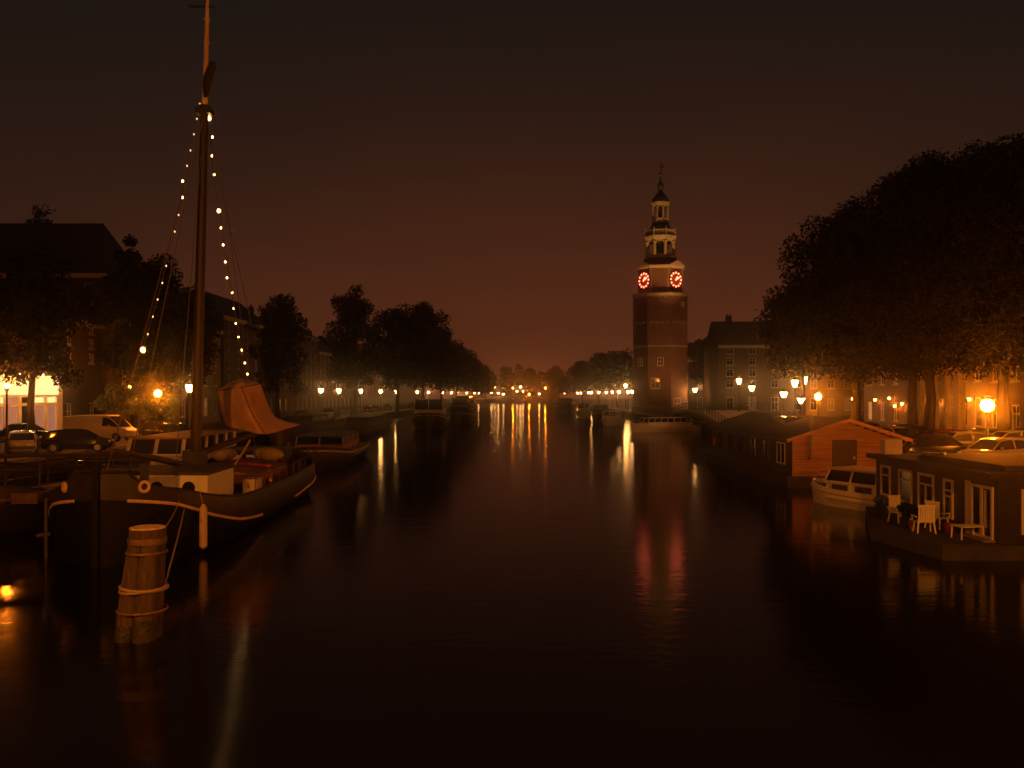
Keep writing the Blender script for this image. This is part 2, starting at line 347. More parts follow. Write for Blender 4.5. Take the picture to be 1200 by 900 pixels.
# ------------------------------------------------------------------ houses
def house(name, label, w, dep, eave, ridge, cols, rows, wallm, roofm=None, loc=(0,0,0), rz=0.0, group=None, hip=0.0, roof='side',
          ww=1.1, wh=1.7, g0=4.2, lit=(), door=True, simple=False, chim=1, dim=(), z0=0.9, cornice=True, trim=None):
    """front wall along local +X, facing -Y"""
    trim = trim or M['cream_paint']
    t = thing(name, label, 'house', loc, rz, group)
    roofm = roofm or M['tile']
    xs = [(i + 0.5) * w / cols for i in range(cols)]
    zs = []
    gl = (eave - g0) / (rows - 1) if rows > 1 else 3
    for r in range(rows):
        zs.append((z0, min(wh*1.15, g0-z0-0.6)) if r == 0 else (g0 + (r-1)*gl + gl*0.22, min(wh, gl*0.66)))
    ex = sorted({0.0, w} | {x - ww/2 for x in xs} | {x + ww/2 for x in xs})
    ez = sorted({0.0, eave} | {a for a, _ in zs} | {a + h for a, h in zs})
    k = MB()
    def iswin(xm, zm): return any(abs(xm - x) < ww/2 for x in xs) and any(a < zm < a + h for a, h in zs)
    for i in range(len(ex)-1):
        for j in range(len(ez)-1):
            if not iswin((ex[i]+ex[i+1])/2, (ez[j]+ez[j+1])/2):
                k.poly([(ex[i],0,ez[j]),(ex[i+1],0,ez[j]),(ex[i+1],0,ez[j+1]),(ex[i],0,ez[j+1])])
    for x in xs:
        for a, h in zs:
            l, r_, b, u = x-ww/2, x+ww/2, a, a+h
            k.poly([(l,0,b),(r_,0,b),(r_,.16,b),(l,.16,b)]); k.poly([(l,0,u),(l,.16,u),(r_,.16,u),(r_,0,u)])
            k.poly([(l,0,b),(l,.16,b),(l,.16,u),(l,0,u)]); k.poly([(r_,0,b),(r_,0,u),(r_,.16,u),(r_,.16,b)])
    k.poly([(0,dep,0),(0,0,0),(0,0,eave),(0,dep,eave)]); k.poly([(w,0,0),(w,dep,0),(w,dep,eave),(w,0,eave)])
    k.poly([(w,dep,0),(0,dep,0),(0,dep,eave),(w,dep,eave)])
    k.poly([(0,.3,eave-.02),(w,.3,eave-.02),(w,dep,eave-.02),(0,dep,eave-.02)])
    if roof == 'front' :   # neck/step gable to the street
        n = 4; half = w/2
        pts = [(0,0,eave)]
        for q in range(n):
            f0 = q/n; f1 = (q+1)/n
            pts += [(f0*half*0.82, 0, eave + (ridge-eave)*f1)]
            pts += [(f1*half*0.82, 0, eave + (ridge-eave)*f1)]
        pts = pts + [(w - p[0], 0, p[2]) for p in reversed(pts)]
        k.prism([(p[0], p[1], p[2]) for p in pts], (0, 0.35, 0))
    elif roof == 'side' and not hip:
        k.poly([(0,dep,eave),(0,0,eave),(0,dep/2,ridge-.1)]); k.poly([(w,0,eave),(w,dep,eave),(w,dep/2,ridge-.1)])
    k.build('wall', wallm, t)
    for r, (a, h) in enumerate(zs):
        for c, x in enumerate(xs):
            isdoor = door and r == 0 and c == cols - 1
            l, r_, b, u = x-ww/2, x+ww/2, a, a+h
            f = MB(); q = 0.1
            f.box(l+.004,l+q,.05,.12,b+.004,u-.004); f.box(r_-q,r_-.004,.05,.12,b+.004,u-.004); f.box(l+q,r_-q,.05,.12,b+.004,b+q); f.box(l+q,r_-q,.05,.12,u-q,u-.004)
            if not isdoor:
                f.box(x-.03,x+.03,.06,.11,b+q,u-q); f.box(l+q,x-.03,.06,.11,b+h*.62,b+h*.62+.06); f.box(x+.03,r_-q,.06,.11,b+h*.62,b+h*.62+.06)
            fo = f.build('door' if isdoor else 'window', trim, t)
            pm = M['lit_pane'] if (r, c) in lit else M['lit_pane_dim'] if (r, c) in dim else M['glass_dark']
            if isdoor: pm = M['door_dark']
            MB().poly([(l,.135,b),(r_,.135,b),(r_,.135,u),(l,.135,u)]).build('door_leaf' if isdoor else 'pane', pm, fo)
            if not simple and not isdoor: MB().box(l-.1,r_+.1,-.1,.002,b-.13,b-.003).build('sill', M['stone'], fo)
    if cornice: MB().box(-.05,w+.05,-.35,-.003,eave-.45,eave+.08).build('cornice', trim, t)
    rf = MB(); e = eave + 0.02
    if roof == 'flat': rf.box(-.05,w+.05,.02,dep,e,e+.3)
    elif roof == 'front':
        rf.prism([(0,.36,e),(w,.36,e),(w/2,.36,ridge-.7)], (0,dep-.4,0))
    elif hip:
        h0 = hip if not isinstance(hip, tuple) else hip[0]; h1 = hip if not isinstance(hip, tuple) else hip[1]
        A,B,C,D = (0,0,e),(w,0,e),(w,dep,e),(0,dep,e); E0=(h0,dep*.45,ridge); E1=(w-h1,dep*.45,ridge)
        rf.add([A,B,C,D,E0,E1],[(0,1,5,4),(1,2,5),(2,3,4,5),(3,0,4),(3,2,1,0)])
    else:
        rf.prism([(0,-.3,e),(0,dep/2,ridge),(0,dep+.3,e)], (w,0,0))
    ro = rf.build('roof', roofm, t)
    for c in range(chim):
        cx = w*(0.2 + 0.6*c/max(1,chim-1)) if chim > 1 else w*0.3
        MB().box(cx-.5,cx+.5,dep*.5-.35,dep*.5+.35,ridge-1.2,ridge+1.0).build('chimney', M['brick_b'], ro)
        for s_ in (-.25,.25): MB().lathe([(.13,0),(.11,.4)],8,(cx+s_,dep*.5,ridge+1.0)).build('chimney_pot', M['tile'], ro)
    return t

LF = lambda d: -42 + 0.012*d
# left row of houses, near to far (rotated so that the facade looks onto the canal)
def left_house(name, label, d0, d1, **k):
    return house(name, label, d1-d0-0.05, k.pop('dep', 11), k.pop('eave', 14)-QZ, k.pop('ridge', 18)-QZ, k.pop('cols', 4), k.pop('rows', 4),
                 k.pop('wallm', M['brick_a']), loc=(LF(d0), d0, QZ), rz=R(90), **k)
def right_house(name, label, d0, d1, x, **k):
    return house(name, label, d1-d0-0.05, k.pop('dep', 11), k.pop('eave', 14)-QZ, k.pop('ridge', 18)-QZ, k.pop('cols', 4), k.pop('rows', 4),
                 k.pop('wallm', M['brick_a']), loc=(x, d1, QZ), rz=R(-90), **k)
GH = 'houses along the left quay'
house('canal_house', 'tall dark block with a long flat ridge and hipped end at the far left', 33, 13, 19.4-QZ, 26.6-QZ, 8, 5, M['brick_b'], loc=(-81, 101, QZ), rz=0, group=GH, hip=(.5, 3.2), roofm=M['slate'], chim=1, door=False, simple=True)
big = left_house('corner_house', 'dark house with a bright lit shopfront at the far left', 56, 86, eave=12.2, ridge=15.0, cols=7, rows=4, dep=12,
           hip=(0.5, 3.5), wallm=M['brick_b'], g0=6.4, chim=1, group=GH, door=False, roofm=M['slate'], z0=0.7, lit=(), dim=((2,5),), wh=1.9)
left_house('canal_house', 'dark narrow house half behind the tall tree next to the lit shop house', 88, 100, eave=13, ridge=16.5, dep=5.5, cols=3, rows=4, wallm=M['brick_a'], group=GH, dim=((1,1),))
left_house('canal_house', 'brick house behind the mast base, pale framed windows beside the brown sail cloth', 100, 119.6, eave=14.0, ridge=16.6, dep=5.5, cols=5, rows=4, wallm=M['brick_c'], group=GH, ww=1.3, wh=2.0, roofm=M['slate'], dim=((0,3),(0,2)))
left_house('canal_house', 'tall dark hip roofed house behind the right hand light string', 120, 146, eave=16.2, ridge=20.8, cols=6, rows=5, wallm=M['brick_b'], hip=(5.5,0.5), group=GH, roofm=M['slate'], dim=((0,1),(0,2)), dep=13)
left_house('canal_house', 'slim house with stepped gable right of the tall dark hip roofed house', 146, 158, eave=15.5, ridge=19.5, cols=3, rows=5, wallm=M['brick_a'], roof='front', group=GH, lit=((0,0),), dim=((0,1),))
left_house('canal_house', 'brick house with chimney left of the round topped elm on the left quay', 158, 176, eave=16.5, ridge=20.5, cols=5, rows=5, wallm=M['brick_c'], group=GH, dim=((0,2),(1,1)), chim=2)
left_house('canal_house', 'low dark house hidden behind the elm row on the left quay', 176, 200, eave=14, ridge=18, cols=6, rows=4, wallm=M['brick_a'], group=GH, simple=True, dim=((0,1),(0,3)))
left_house('canal_house', 'faint brick house behind the middle of the left elm row', 200, 232, eave=15, ridge=19, cols=7, rows=4, wallm=M['brick_b'], group=GH, simple=True, dim=((0,0),(0,4)))
left_house('canal_house', 'faint flat house behind the far end of the left elm row', 232, 290, eave=15, ridge=18, cols=10, rows=4, wallm=M['brick_c'], group=GH, simple=True, dim=((0,2),(0,7)), lit=((0,5),))
left_house('canal_house', 'long distant house where the left elm row slopes down', 290, 380, eave=14, ridge=17, cols=14, rows=3, wallm=M['brick_a'], group=GH, simple=True, lit=((0,4),(0,9)))

# shopfront on the big house (faces +X): built as parts of that house
t = big
def S_(k): return k
sx0, sx1 = 11.3, 21.2          # local x along the facade (d = 56 + x)
k = MB(); k.box(sx0, sx1, -.32, -.02, 3.65, 5.1)
k.build('shop_fascia', M['fascia'], t)
fr = MB(); n = 5; step = (sx1 - sx0) / n
for i in range(n + 1):
    x = sx0 + i*step; fr.box(x-.22, x+.22, -.26, -.03, 0.05, 3.65)
fr.box(sx0, sx1, -.24, -.04, 2.72, 2.97); fr.box(sx0, sx1, -.27, -.04, 3.45, 3.64); fr.box(sx0, sx1, -.28, -.04, 0.05, 0.45)
fr.box(sx0-.25, sx1+.25, -.55, -.325, 5.05, 5.3)
fr.build('shop_frame', M['white_paint'], t)
for i in range(n):
    x = sx0 + i*step
    MB().box(x+.21, x+step-.21, -.12, -.05, 0.46, 2.74).build('shop_pane', M['glass_dark'] if i == 2 else M['shop_pane'], t)
    MB().box(x+.21, x+step-.21, -.12, -.05, 2.98, 3.44).build('shop_pane', M['glass_dark'] if i == 2 else M['fascia'] if i != 1 else M['shop_pane'], t)
MB().box(sx1+.25, sx1+.9, -.2, -.02, 0.05, 4.6).build('shop_pilaster', M['white_paint'], t)
for i in range(3):
    x = sx0 + 1.6 + i*3.4
    k = MB(); k.tube([(x,-.03,5.6),(x,-.9,5.9),(x,-1.5,5.6)], .03, 6); k.lathe([(.05,.25),(.2,0)], 10, (x,-1.5,5.35)); a = k.build('shop_lamp', M['iron'], t)
    MB().ball((x,-1.5,5.33), .13, 10, 6).build('bulb', M['flood'], a)

# house facing the camera right of the tower
hs = house('canal_house', 'dark brick house with white cornice and dormer right of the clock tower', 15.5, 11, 13.6-QZ, 18.2-QZ, 4, 5, M['brick_a'],
      loc=(35.6, 147, QZ), rz=0, group='houses by the clock tower', ww=1.25, wh=2.0, lit=(), dim=((2,2),(0,1),(3,2)), roofm=M['tile'], chim=2, g0=4.4, trim=M['white_paint'])
k = MB(); k.box(7.0,8.6,1.0,3.0,13.6-QZ+.6,13.6-QZ+2.3); k.prism([(6.8,.9,13.6-QZ+2.3),(8.8,.9,13.6-QZ+2.3),(7.8,.9,13.6-QZ+3.0)],(0,2.2,0)); dm = k.build('dormer', M['render_pale'], hs)
MB().box(7.25,8.35,.96,.99,13.6-QZ+.8,13.6-QZ+2.1).build('pane', M['glass_dark'], dm)
house('canal_house', 'gabled house between the clock tower and the white corniced house', 6.2, 12, 12.4-QZ, 16.0-QZ, 2, 4, M['brick_b'], loc=(34.6, 178, QZ), rz=0,
      group='houses by the clock tower', roof='front', lit=((1,0),(1,1)), dim=((2,0),), ww=1.2, wh=1.9)
house('canal_house', 'low pitched house just right of the clock tower base', 7.5, 12, 11.0-QZ, 14.8-QZ, 3, 3, M['brick_a'], loc=(41.5, 192, QZ), rz=0,
      group='houses by the clock tower', lit=((0,0),), ww=1.2, wh=1.9)
house('canal_house', 'pale fronted house behind the left edge of the big right tree', 12, 11, 12.5-QZ, 16.0-QZ, 4, 4, M['brick_c'], loc=(51.2, 149, QZ), rz=0,
      group='houses by the clock tower', dim=((0,1),(0,2),(1,0)), ww=1.2, wh=1.8)
# right row behind the big trees
GR = 'houses behind the right hand trees'
XR = 40.0
right_house('canal_house', 'brick house behind the right trees with two doorway lamps', 84, 97, XR, eave=13, ridge=17, cols=4, rows=4, wallm=M['brick_c'], group=GR, dim=((0,1),(1,2)), lit=((0,0),))
right_house('portico_house', 'pale columned house front beside the tree trunk at right', 72, 84, XR, eave=14, ridge=18, cols=5, rows=4, wallm=M['render_pale'], group=GR, dim=((0,1),(0,2)), ww=1.2, wh=2.2)
right_house('canal_house', 'orange lit house front at the right edge of the picture', 58, 72, XR, eave=13, ridge=17, cols=5, rows=4, wallm=M['brick_a'], group=GR, dim=((0,2),), ww=1.1)
right_house('canal_house', 'brick house by the side canal behind the right hand bridge', 97, 99, XR+6, eave=10, ridge=13, cols=1, rows=3, wallm=M['brick_a'], group=GR, chim=0)
# columns of the portico house
pc = MB()
for i in range(5): pc.lathe([(.34,0),(.3,.3),(.27,5.2),(.36,5.5)], 12, (XR-1.4, 73.2+i*2.3, QZ))
pc.box(XR-1.9, XR-.05, 72.4, 83.4, QZ+5.5, QZ+6.2)
tag(pc.build('portico', M['stone']), 'pale stone portico with columns in front of the right hand house', 'portico')

# far end of the canal
for i, (px0, px1, yt, yr) in enumerate([(586,600,437,430),(603,614,434,427),(615,628,440,433),(629,642,440,436),(643,656,443,436)]):
    d = 540 + 6*i; a = P(px0, 462, d); b = P(px1, 462, d)
    house('far_house', ['faint gabled house left of the far bridge lamps','faint tall house above the far bridge lamps','faint house right of the tallest far house','faint low house above the far orange lamp','faint house left of the far right trees'][i],
          b.x-a.x, 12, P(px0,yt,d).z-QZ, P(px0,yr,d).z-QZ, 3, 5, M['brick_b'], loc=(a.x, d, QZ), group='distant houses at the end of the canal', simple=True, dim=((1,1),(2,0)), chim=1, roof='front' if i%2 else 'side')

# ------------------------------------------------------------------ clock tower
TD, TX = 172.0, (774-600)/1000*172.0
def tz(y): return H - (y - HY)/F*TD - QZ
tow = thing('clock_tower', 'tall brick clock tower with red lit dials and wooden lantern spire', 'clock tower', (TX, TD, QZ), R(0))
A0 = R(-90 + 33)                  # normal of the right hand dial
def octr(ap, z, ph=0.0):          # octagon ring whose face normals sit at A0 + k*45 degrees
    r = ap / math.cos(R(22.5))
    return [(r*math.cos(A0 + R(22.5 + 45*k)), r*math.sin(A0 + R(22.5 + 45*k)), z) for k in range(8)]
def octl(prof): 
    k = MB(); k.loft([octr(a, z) for a, z in prof]); return k
zc = tz(347)
octl([(5.75,-.4),(5.6,1.2),(5.35,1.5),(5.25,tz(407)),(5.2,zc-.5)]).build('brick_shaft', M['tower_brick'], tow)
octl([(5.2,zc-.5),(5.55,zc-.2),(5.6,zc+.1),(5.2,zc+.25),(4.3,zc+.3)]).build('cornice', M['stone'], tow)
octl([(5.28,tz(408)),(5.36,tz(407.5)),(5.36,tz(406)),(5.28,tz(405.5))]).build('string_course', M['stone'], tow)
# recessed panels and stone blocks on the shaft
def face_frame(kk):
    a = A0 + R(45*kk); return Vector((math.cos(a), math.sin(a), 0)), Vector((-math.sin(a), math.cos(a), 0))
def on_face(mb, kk, ap, u0, u1, z0, z1, t0, t1):
    n_, u_ = face_frame(kk)
    pts = [n_*(ap+t0) + u_*u + Vector((0,0,z)) for u, z in ((u0,z0),(u1,z0),(u1,z1),(u0,z1))]
    mb.prism(pts, n_*(t1-t0))
blk = MB(); rib = MB(); 
for kk in range(8):
    for u in (-1.3, 0, 1.3): on_face(blk, kk, 5.21, u-.42, u+.42, tz(352), tz(350.6), .0, .12)
    for u in (-1.5, -.5, .5, 1.5): on_face(blk, kk, 5.21, u-.3, u+.3, tz(381.2), tz(378.8), .0, .14)
    for u in (-1.95, 1.75): on_face(rib, kk, 5.2, u, u+.22, tz(404), tz(354), .0, .14)
    on_face(rib, kk, 5.2, -1.72, 1.74, tz(378.5), tz(376), .0, .12); on_face(rib, kk, 5.2, -1.72, 1.74, tz(356), tz(353), .0, .12)
blk.build('stone_blocks', M['stone'], tow); rib.build('brick_ribs', M['tower_brick'], tow)
def tower_window(kk, u, y0, y1, wd):
    z0, z1 = tz(y1), tz(y0); f = MB(); ap = 5.26
    for a, b, c, d in ((u-wd/2,u-wd/2+.16,z0,z1),(u+wd/2-.16,u+wd/2,z0,z1),(u-wd/2+.16,u+wd/2-.16,z0,z0+.16),(u-wd/2+.16,u+wd/2-.16,z1-.16,z1),(u-.06,u+.06,z0+.16,z1-.16),(u-wd/2+.16,u-.06,(z0+z1)/2,(z0+z1)/2+.1),(u+.06,u+wd/2-.16,(z0+z1)/2,(z0+z1)/2+.1)):
        on_face(f, kk, ap, a, b, c, d, .0, .12)
    fo = f.build('window', M['white_paint'], tow); p = MB(); on_face(p, kk, ap, u-wd/2+.02, u+wd/2-.02, z0+.02, z1-.02, .0, .05); p.build('pane', M['glass_dark'], fo)
tower_window(7, 0.2, 420, 430, 1.2); tower_window(7, -0.8, 443, 456, 1.8); tower_window(0, -0.6, 466, 480, 1.9); tower_window(0, 1.0, 356, 361, .8); tower_window(6, 0, 420, 430, 1.2)
tower_window(1, -.6, 440, 446, .8); tower_window(1, -.6, 450, 456, .8)
# clock stage
z1 = tz(315)
octl([(4.3,zc+.2),(4.3,z1-.4)]).build('clock_stage', M['tower_brick'], tow)
ent = octl([(4.3,z1-.4),(4.75,z1-.15),(4.8,z1+.15),(4.2,z1+.2)])
for kk in (0,2,4,6):
    n_, u_ = face_frame(kk)
    pts = [n_*4.55+u_*a+Vector((0,0,z)) for a, z in ((-2.1,z1+.12),(2.1,z1+.12),(0,z1+1.15))]
    ent.prism(pts, n_*.35)
ent.build('pediments', M['wood_white'], tow)
crn = MB()
for kk in range(8): 
    n_, u_ = face_frame(kk); 
    for sgn in (-1, 1): on_face(crn, kk, 4.3, sgn*1.62-.1, sgn*1.62+.1, zc+.3, z1-.4, 0, .12)
crn.build('corner_pilasters', M['stone'], tow)
zk = tz(330.5); 
def disc(mb, kk, ap, r0, r1, t0, t1, n=28):
    n_, u_ = face_frame(kk); z_ = Vector((0,0,1)); c = n_*ap + Vector((0,0,zk)); rings = []
    if r0 == 0:
        mb.prism([c + n_*t0 + u_*math.cos(2*math.pi*i/n)*r1 + z_*math.sin(2*math.pi*i/n)*r1 for i in range(n)], n_*(t1-t0))
    else:
        for i in range(n+1):
            a = 2*math.pi*i/n; e = u_*math.cos(a) + z_*math.sin(a)
            rings.append([c+n_*t0+e*r0, c+n_*t0+e*r1, c+n_*t1+e*r1, c+n_*t1+e*r0])
        mb.loft(rings, True, False, False)
for kk in (0, 2, 4, 6):
    dk = MB(); disc(dk, kk, 4.3, 0, 1.62, .02, .12); dial = dk.build('clock_dial', M['dial'], tow)
    rk = MB(); disc(rk, kk, 4.3, 1.62, 1.78, .02, .2); rk.build('dial_rim', M['lead'], dial)
    n_, u_ = face_frame(kk); z_ = Vector((0,0,1)); c = n_*4.43 + Vector((0,0,zk))
    for i in range(12):
        mk = MB(); a = R(30*i); e = u_*math.sin(a) + z_*math.cos(a); f = u_*math.cos(a) - z_*math.sin(a)
        mk.prism([c+e*1.18-f*.12, c+e*1.50-f*.17, c+e*1.50+f*.17, c+e*1.18+f*.12], n_*.04)
        mk.build('hour_mark', M['dial_mark'], dial)
    for nm, ang, ln, wd in (('hour_hand', 35, .85, .2), ('minute_hand', 62, 1.15, .14)):
        a = R(ang); e = u_*math.sin(a) + z_*math.cos(a); f = u_*math.cos(a) - z_*math.sin(a); h = MB()
        h.prism([c+n_*.05-e*.25-f*wd*.5, c+n_*.05+e*ln*.6-f*wd, c+n_*.05+e*ln, c+n_*.05+e*ln*.6+f*wd, c+n_*.05-e*.25+f*wd*.5], n_*(.03 if nm == 'hour_hand' else .06))
        h.build(nm, M['dial_mark'], dial)
# skirt roof, lower lantern
octl([(4.5,z1+.2),(3.6,tz(310)),(3.15,tz(304))]).build('skirt_roof', M['lead'], tow)
def lantern(name, ap, y0, y1, pier, m):
    k = MB(); zb, zt = tz(y0), tz(y1); r = ap/math.cos(R(22.5))
    for kk in range(8):
        a = A0 + R(22.5 + 45*kk); c = Vector((r*math.cos(a), r*math.sin(a), 0))
        k.lathe([(pier*1.25,zb),(pier*1.25,zb+.3),(pier,zb+.4),(pier*.9,zt-.5),(pier*1.2,zt-.3)], 8, (c.x*.94, c.y*.94, 0))
    k.build(name, m, tow)
    ar = MB(); n = 10
    for kk in range(8):    # arch spandrels between the piers
        n_, u_ = face_frame(kk); hw = ap*math.tan(R(22.5))*.92; zs = zt - hw*.9
        arc = [(hw*.72*math.cos(R(180*i/n)), zs + hw*.72*math.sin(R(180*i/n))) for i in range(n+1)]
        for (a1, b1), (a2, b2) in zip(arc[:-1], arc[1:]):
            ar.prism([n_*(ap*.9)+u_*a1+Vector((0,0,b1)), n_*(ap*.9)+u_*a2+Vector((0,0,b2)), n_*(ap*.9)+u_*a2+Vector((0,0,zt)), n_*(ap*.9)+u_*a1+Vector((0,0,zt))], n_*.18)
        for sg in (-1, 1): ar.prism([n_*(ap*.9)+u_*sg*a+Vector((0,0,z)) for a, z in ((hw*.72,zb+1.1),(hw,zb+1.1),(hw,zt),(hw*.72,zt))], n_*.18)
        ar.prism([n_*(ap*.9)+u_*a+Vector((0,0,z)) for a, z in ((-hw,zb),(hw,zb),(hw,zb+.9),(-hw,zb+.9))], n_*.14)
    ar.build(name + '_arches', m, tow)
    octl([(ap*.35,zb),(ap*.35,zt)]).build('bell_chamber', M['lead'], tow)
lantern('lower_lantern', 2.75, 304, 283, .36, M['wood_white'])
octl([(2.75,tz(283)),(2.95,tz(282)),(3.2,tz(279)),(3.2,tz(278)),(2.6,tz(277.5))]).build('entablature', M['wood_white'], tow)
bl = MB()
for kk in range(8):
    for i in range(6):
        u = -1.05 + i*.42; on_face(bl, kk, 2.75, u-.07, u+.07, tz(277.5), tz(272.5), 0, .14)
    on_face(bl, kk, 2.75, -1.2, 1.2, tz(272.5), tz(271.3), -.04, .2)
    a = A0 + R(22.5+45*kk); r = 2.9/math.cos(R(22.5)); bl.lathe([(.16,tz(277.5)),(.16,tz(270)),(.05,tz(268))], 6, (r*math.cos(a), r*math.sin(a), 0))
bl.build('balustrade', M['wood_white'], tow)
octl([(2.6,tz(277)),(2.2,tz(270)),(1.75,tz(265)),(1.6,tz(262))]).build('ogee_roof', M['lead'], tow)
lantern('upper_lantern', 1.55, 262, 242, .2, M['wood_white'])
octl([(1.55,tz(242)),(1.75,tz(240.5)),(1.9,tz(238)),(1.5,tz(237.5))]).build('upper_entablature', M['wood_white'], tow)
octl([(1.7,tz(237.5)),(1.6,tz(234)),(1.1,tz(230)),(.55,tz(226)),(.42,tz(224)),(.62,tz(220)),(.7,tz(218)),(.3,tz(214)),(.16,tz(208))]).build('onion_dome', M['lead'], tow)
k = MB(); k.lathe([(.1,tz(208)),(.08,tz(200)),(.04,tz(190))], 6); k.build('spire_rod', M['iron'], tow)
MB().ball((0,0,tz(205)), .38, 12, 8).build('gilt_ball', M['gold'], tow)
k = MB(); k.prism([(-.05,-.02,tz(197)),(.9,-.02,tz(196)),(.6,-.02,tz(194.5)),(.9,-.02,tz(193)),(-.05,-.02,tz(194))],(0,.04,0)); k.build('weather_vane', M['gold'], tow)
# floodlight on the quay aimed at the lantern of the tower
fp = Vector((34.0, 142.5, QZ)); fl = thing('floodlight', 'small floodlight on the quay by the side canal aimed up at the clock tower', 'floodlight', fp)
k = MB(); k.box(-.3,.3,-.3,.3,0,.12); k.tube([(0,0,.1),(0,0,.7)], .05, 8); k.build('stand', M['iron'], fl)
q_ = (Vector((TX, TD, QZ+36.5)) - fp - Vector((0,0,.9))).to_track_quat('-Z', 'Y')
k = MB(); k.T = Matrix.Translation((0,0,.9)) @ q_.to_matrix().to_4x4(); k.lathe([(.16,.22),(.26,0),(.26,-.12)], 14); k.build('lamp_head', M['iron'], fl)
def beam(par, q, energy, size, col):
    ld = bpy.data.lights.new('floodlight_beam', 'SPOT'); ld.energy = energy; ld.color = col; ld.spot_size = R(size); ld.spot_blend = 1.0; ld.shadow_soft_size = .2
    lo = bpy.data.objects.new('floodlight_beam', ld); COL.objects.link(lo); lo.parent = par; lo.rotation_mode = 'QUATERNION'; lo.rotation_quaternion = q
    lo.location = Vector((0,0,.9)) + q @ Vector((0,0,-.2))
beam(fl, q_, 42000, 23, (1, .42, .085))
fp = Vector((34.4, 151.0, QZ)); fl = thing('floodlight', 'second small floodlight added to light the shaft of the clock tower', 'floodlight', fp)  # wide weak flood, added to brighten the whole shaft
k = MB(); k.box(-.3,.3,-.3,.3,0,.12); k.tube([(0,0,.1),(0,0,.7)], .05, 8); k.build('stand', M['iron'], fl)
q_ = (Vector((TX, TD, QZ+17)) - fp - Vector((0,0,.9))).to_track_quat('-Z', 'Y')
k = MB(); k.T = Matrix.Translation((0,0,.9)) @ q_.to_matrix().to_4x4(); k.lathe([(.16,.22),(.26,0),(.26,-.12)], 14); k.build('lamp_head', M['iron'], fl)
beam(fl, q_, 5200, 75, (1, .36, .10))

# ------------------------------------------------------------------ bridges
def arch_bridge(name, label, p0, p1, width, z0, zmid, arches, wall_m, rail_h=1.05, spring=0.1, group=None):
    p0 = Vector((p0[0], p0[1], 0)); p1 = Vector((p1[0], p1[1], 0)); L = (p1-p0).length
    t = thing(name, label, 'bridge', p0, math.atan2(p1.y-p0.y, p1.x-p0.x), group)
    zt = lambda s: z0 + (zmid-z0)*math.sin(math.pi*s/L)**1.0
    n = 48; k = MB(); span = L/arches
    def under(s):
        q = (s % span)/span; q = (q-.12)/.76
        if q <= 0 or q >= 1: return -.5
        return min(zt(s)-.45, spring + (zmid-.9-spring)*math.sqrt(max(0,1-(2*q-1)**2))*(.6+.4*math.sin(math.pi*s/L)))
    rings = []
    for i in range(n*arches+1):
        s = L*i/(n*arches); rings.append([(s,0,under(s)),(s,width,under(s)),(s,width,zt(s)),(s,0,zt(s))])
    k.loft(rings); k.build('arch', wall_m, t)
    c = MB(); c.loft([[(L*i/40,-.12,zt(L*i/40)-.25),(L*i/40,-.005,zt(L*i/40)-.25),(L*i/40,-.005,zt(L*i/40)+.1),(L*i/40,-.12,zt(L*i/40)+.1)] for i in range(41)]); c.build('coping', M['stone'], t)
    for y in (.1, width-.1):
        r = MB(); m = int(L/1.6)
        for i in range(m+1):
            s = L*i/m; r.box(s-.04,s+.04,y-.04,y+.04,zt(s)+.005,zt(s)+rail_h)
        for h in (rail_h, rail_h*.55): r.tube([(L*i/40, y, zt(L*i/40)+h) for i in range(41)], .035, 6)
        r.build('railing', M['iron'], t)
    return t
arch_bridge('side_bridge', 'humped arch bridge over the side canal mouth at right', (RE(GAP1)+.6, GAP1+4), (RE(GAP0)+.6, GAP0-4), 9, QZ-.4, 3.0, 1, M['brick_a'])
arch_bridge('far_bridge', 'distant arched bridge closing the end of the canal', (LE(505)-2, 505), (RE(505)+2, 505), 9, QZ+.3, 4.2, 3, M['brick_b'])

# ------------------------------------------------------------------ trees
def leaves(centers, radii, n, size, rng, squash=0.8):
    centers = np.array(centers, float); radii = np.array(radii, float)
    pw = radii**2; pw /= pw.sum()
    idx = rng.choice(len(centers), n, p=pw)
    d = rng.normal(size=(n,3)); d /= np.linalg.norm(d, axis=1)[:,None]
    rr = rng.random(n)**0.40
    ext = rng.random(n) < 0.04; rr[ext] *= 1.0 + .30*rng.random(ext.sum())
    c = centers[idx] + d * (radii[idx]*rr)[:,None] * np.array([1,1,squash])
    a = rng.normal(size=(n,3)); a /= np.linalg.norm(a, axis=1)[:,None]
    b = np.cross(a, rng.normal(size=(n,3))); b /= np.linalg.norm(b, axis=1)[:,None]
    s = size*(0.6 + 0.8*rng.random(n))[:,None]
    v = np.stack([c - a*s*.6, c + b*s*.32, c + a*s*.6, c - b*s*.32], 1).reshape(-1,3)
    me = bpy.data.meshes.new('crown'); me.vertices.add(4*n); me.vertices.foreach_set('co', v.astype(np.float32).ravel())
    me.loops.add(4*n); me.loops.foreach_set('vertex_index', np.arange(4*n, dtype=np.int32))
    me.polygons.add(n); me.polygons.foreach_set('loop_start', np.arange(0,4*n,4, dtype=np.int32)); me.polygons.foreach_set('loop_total', np.full(n,4,dtype=np.int32))
    me.update(); me.validate(); return me
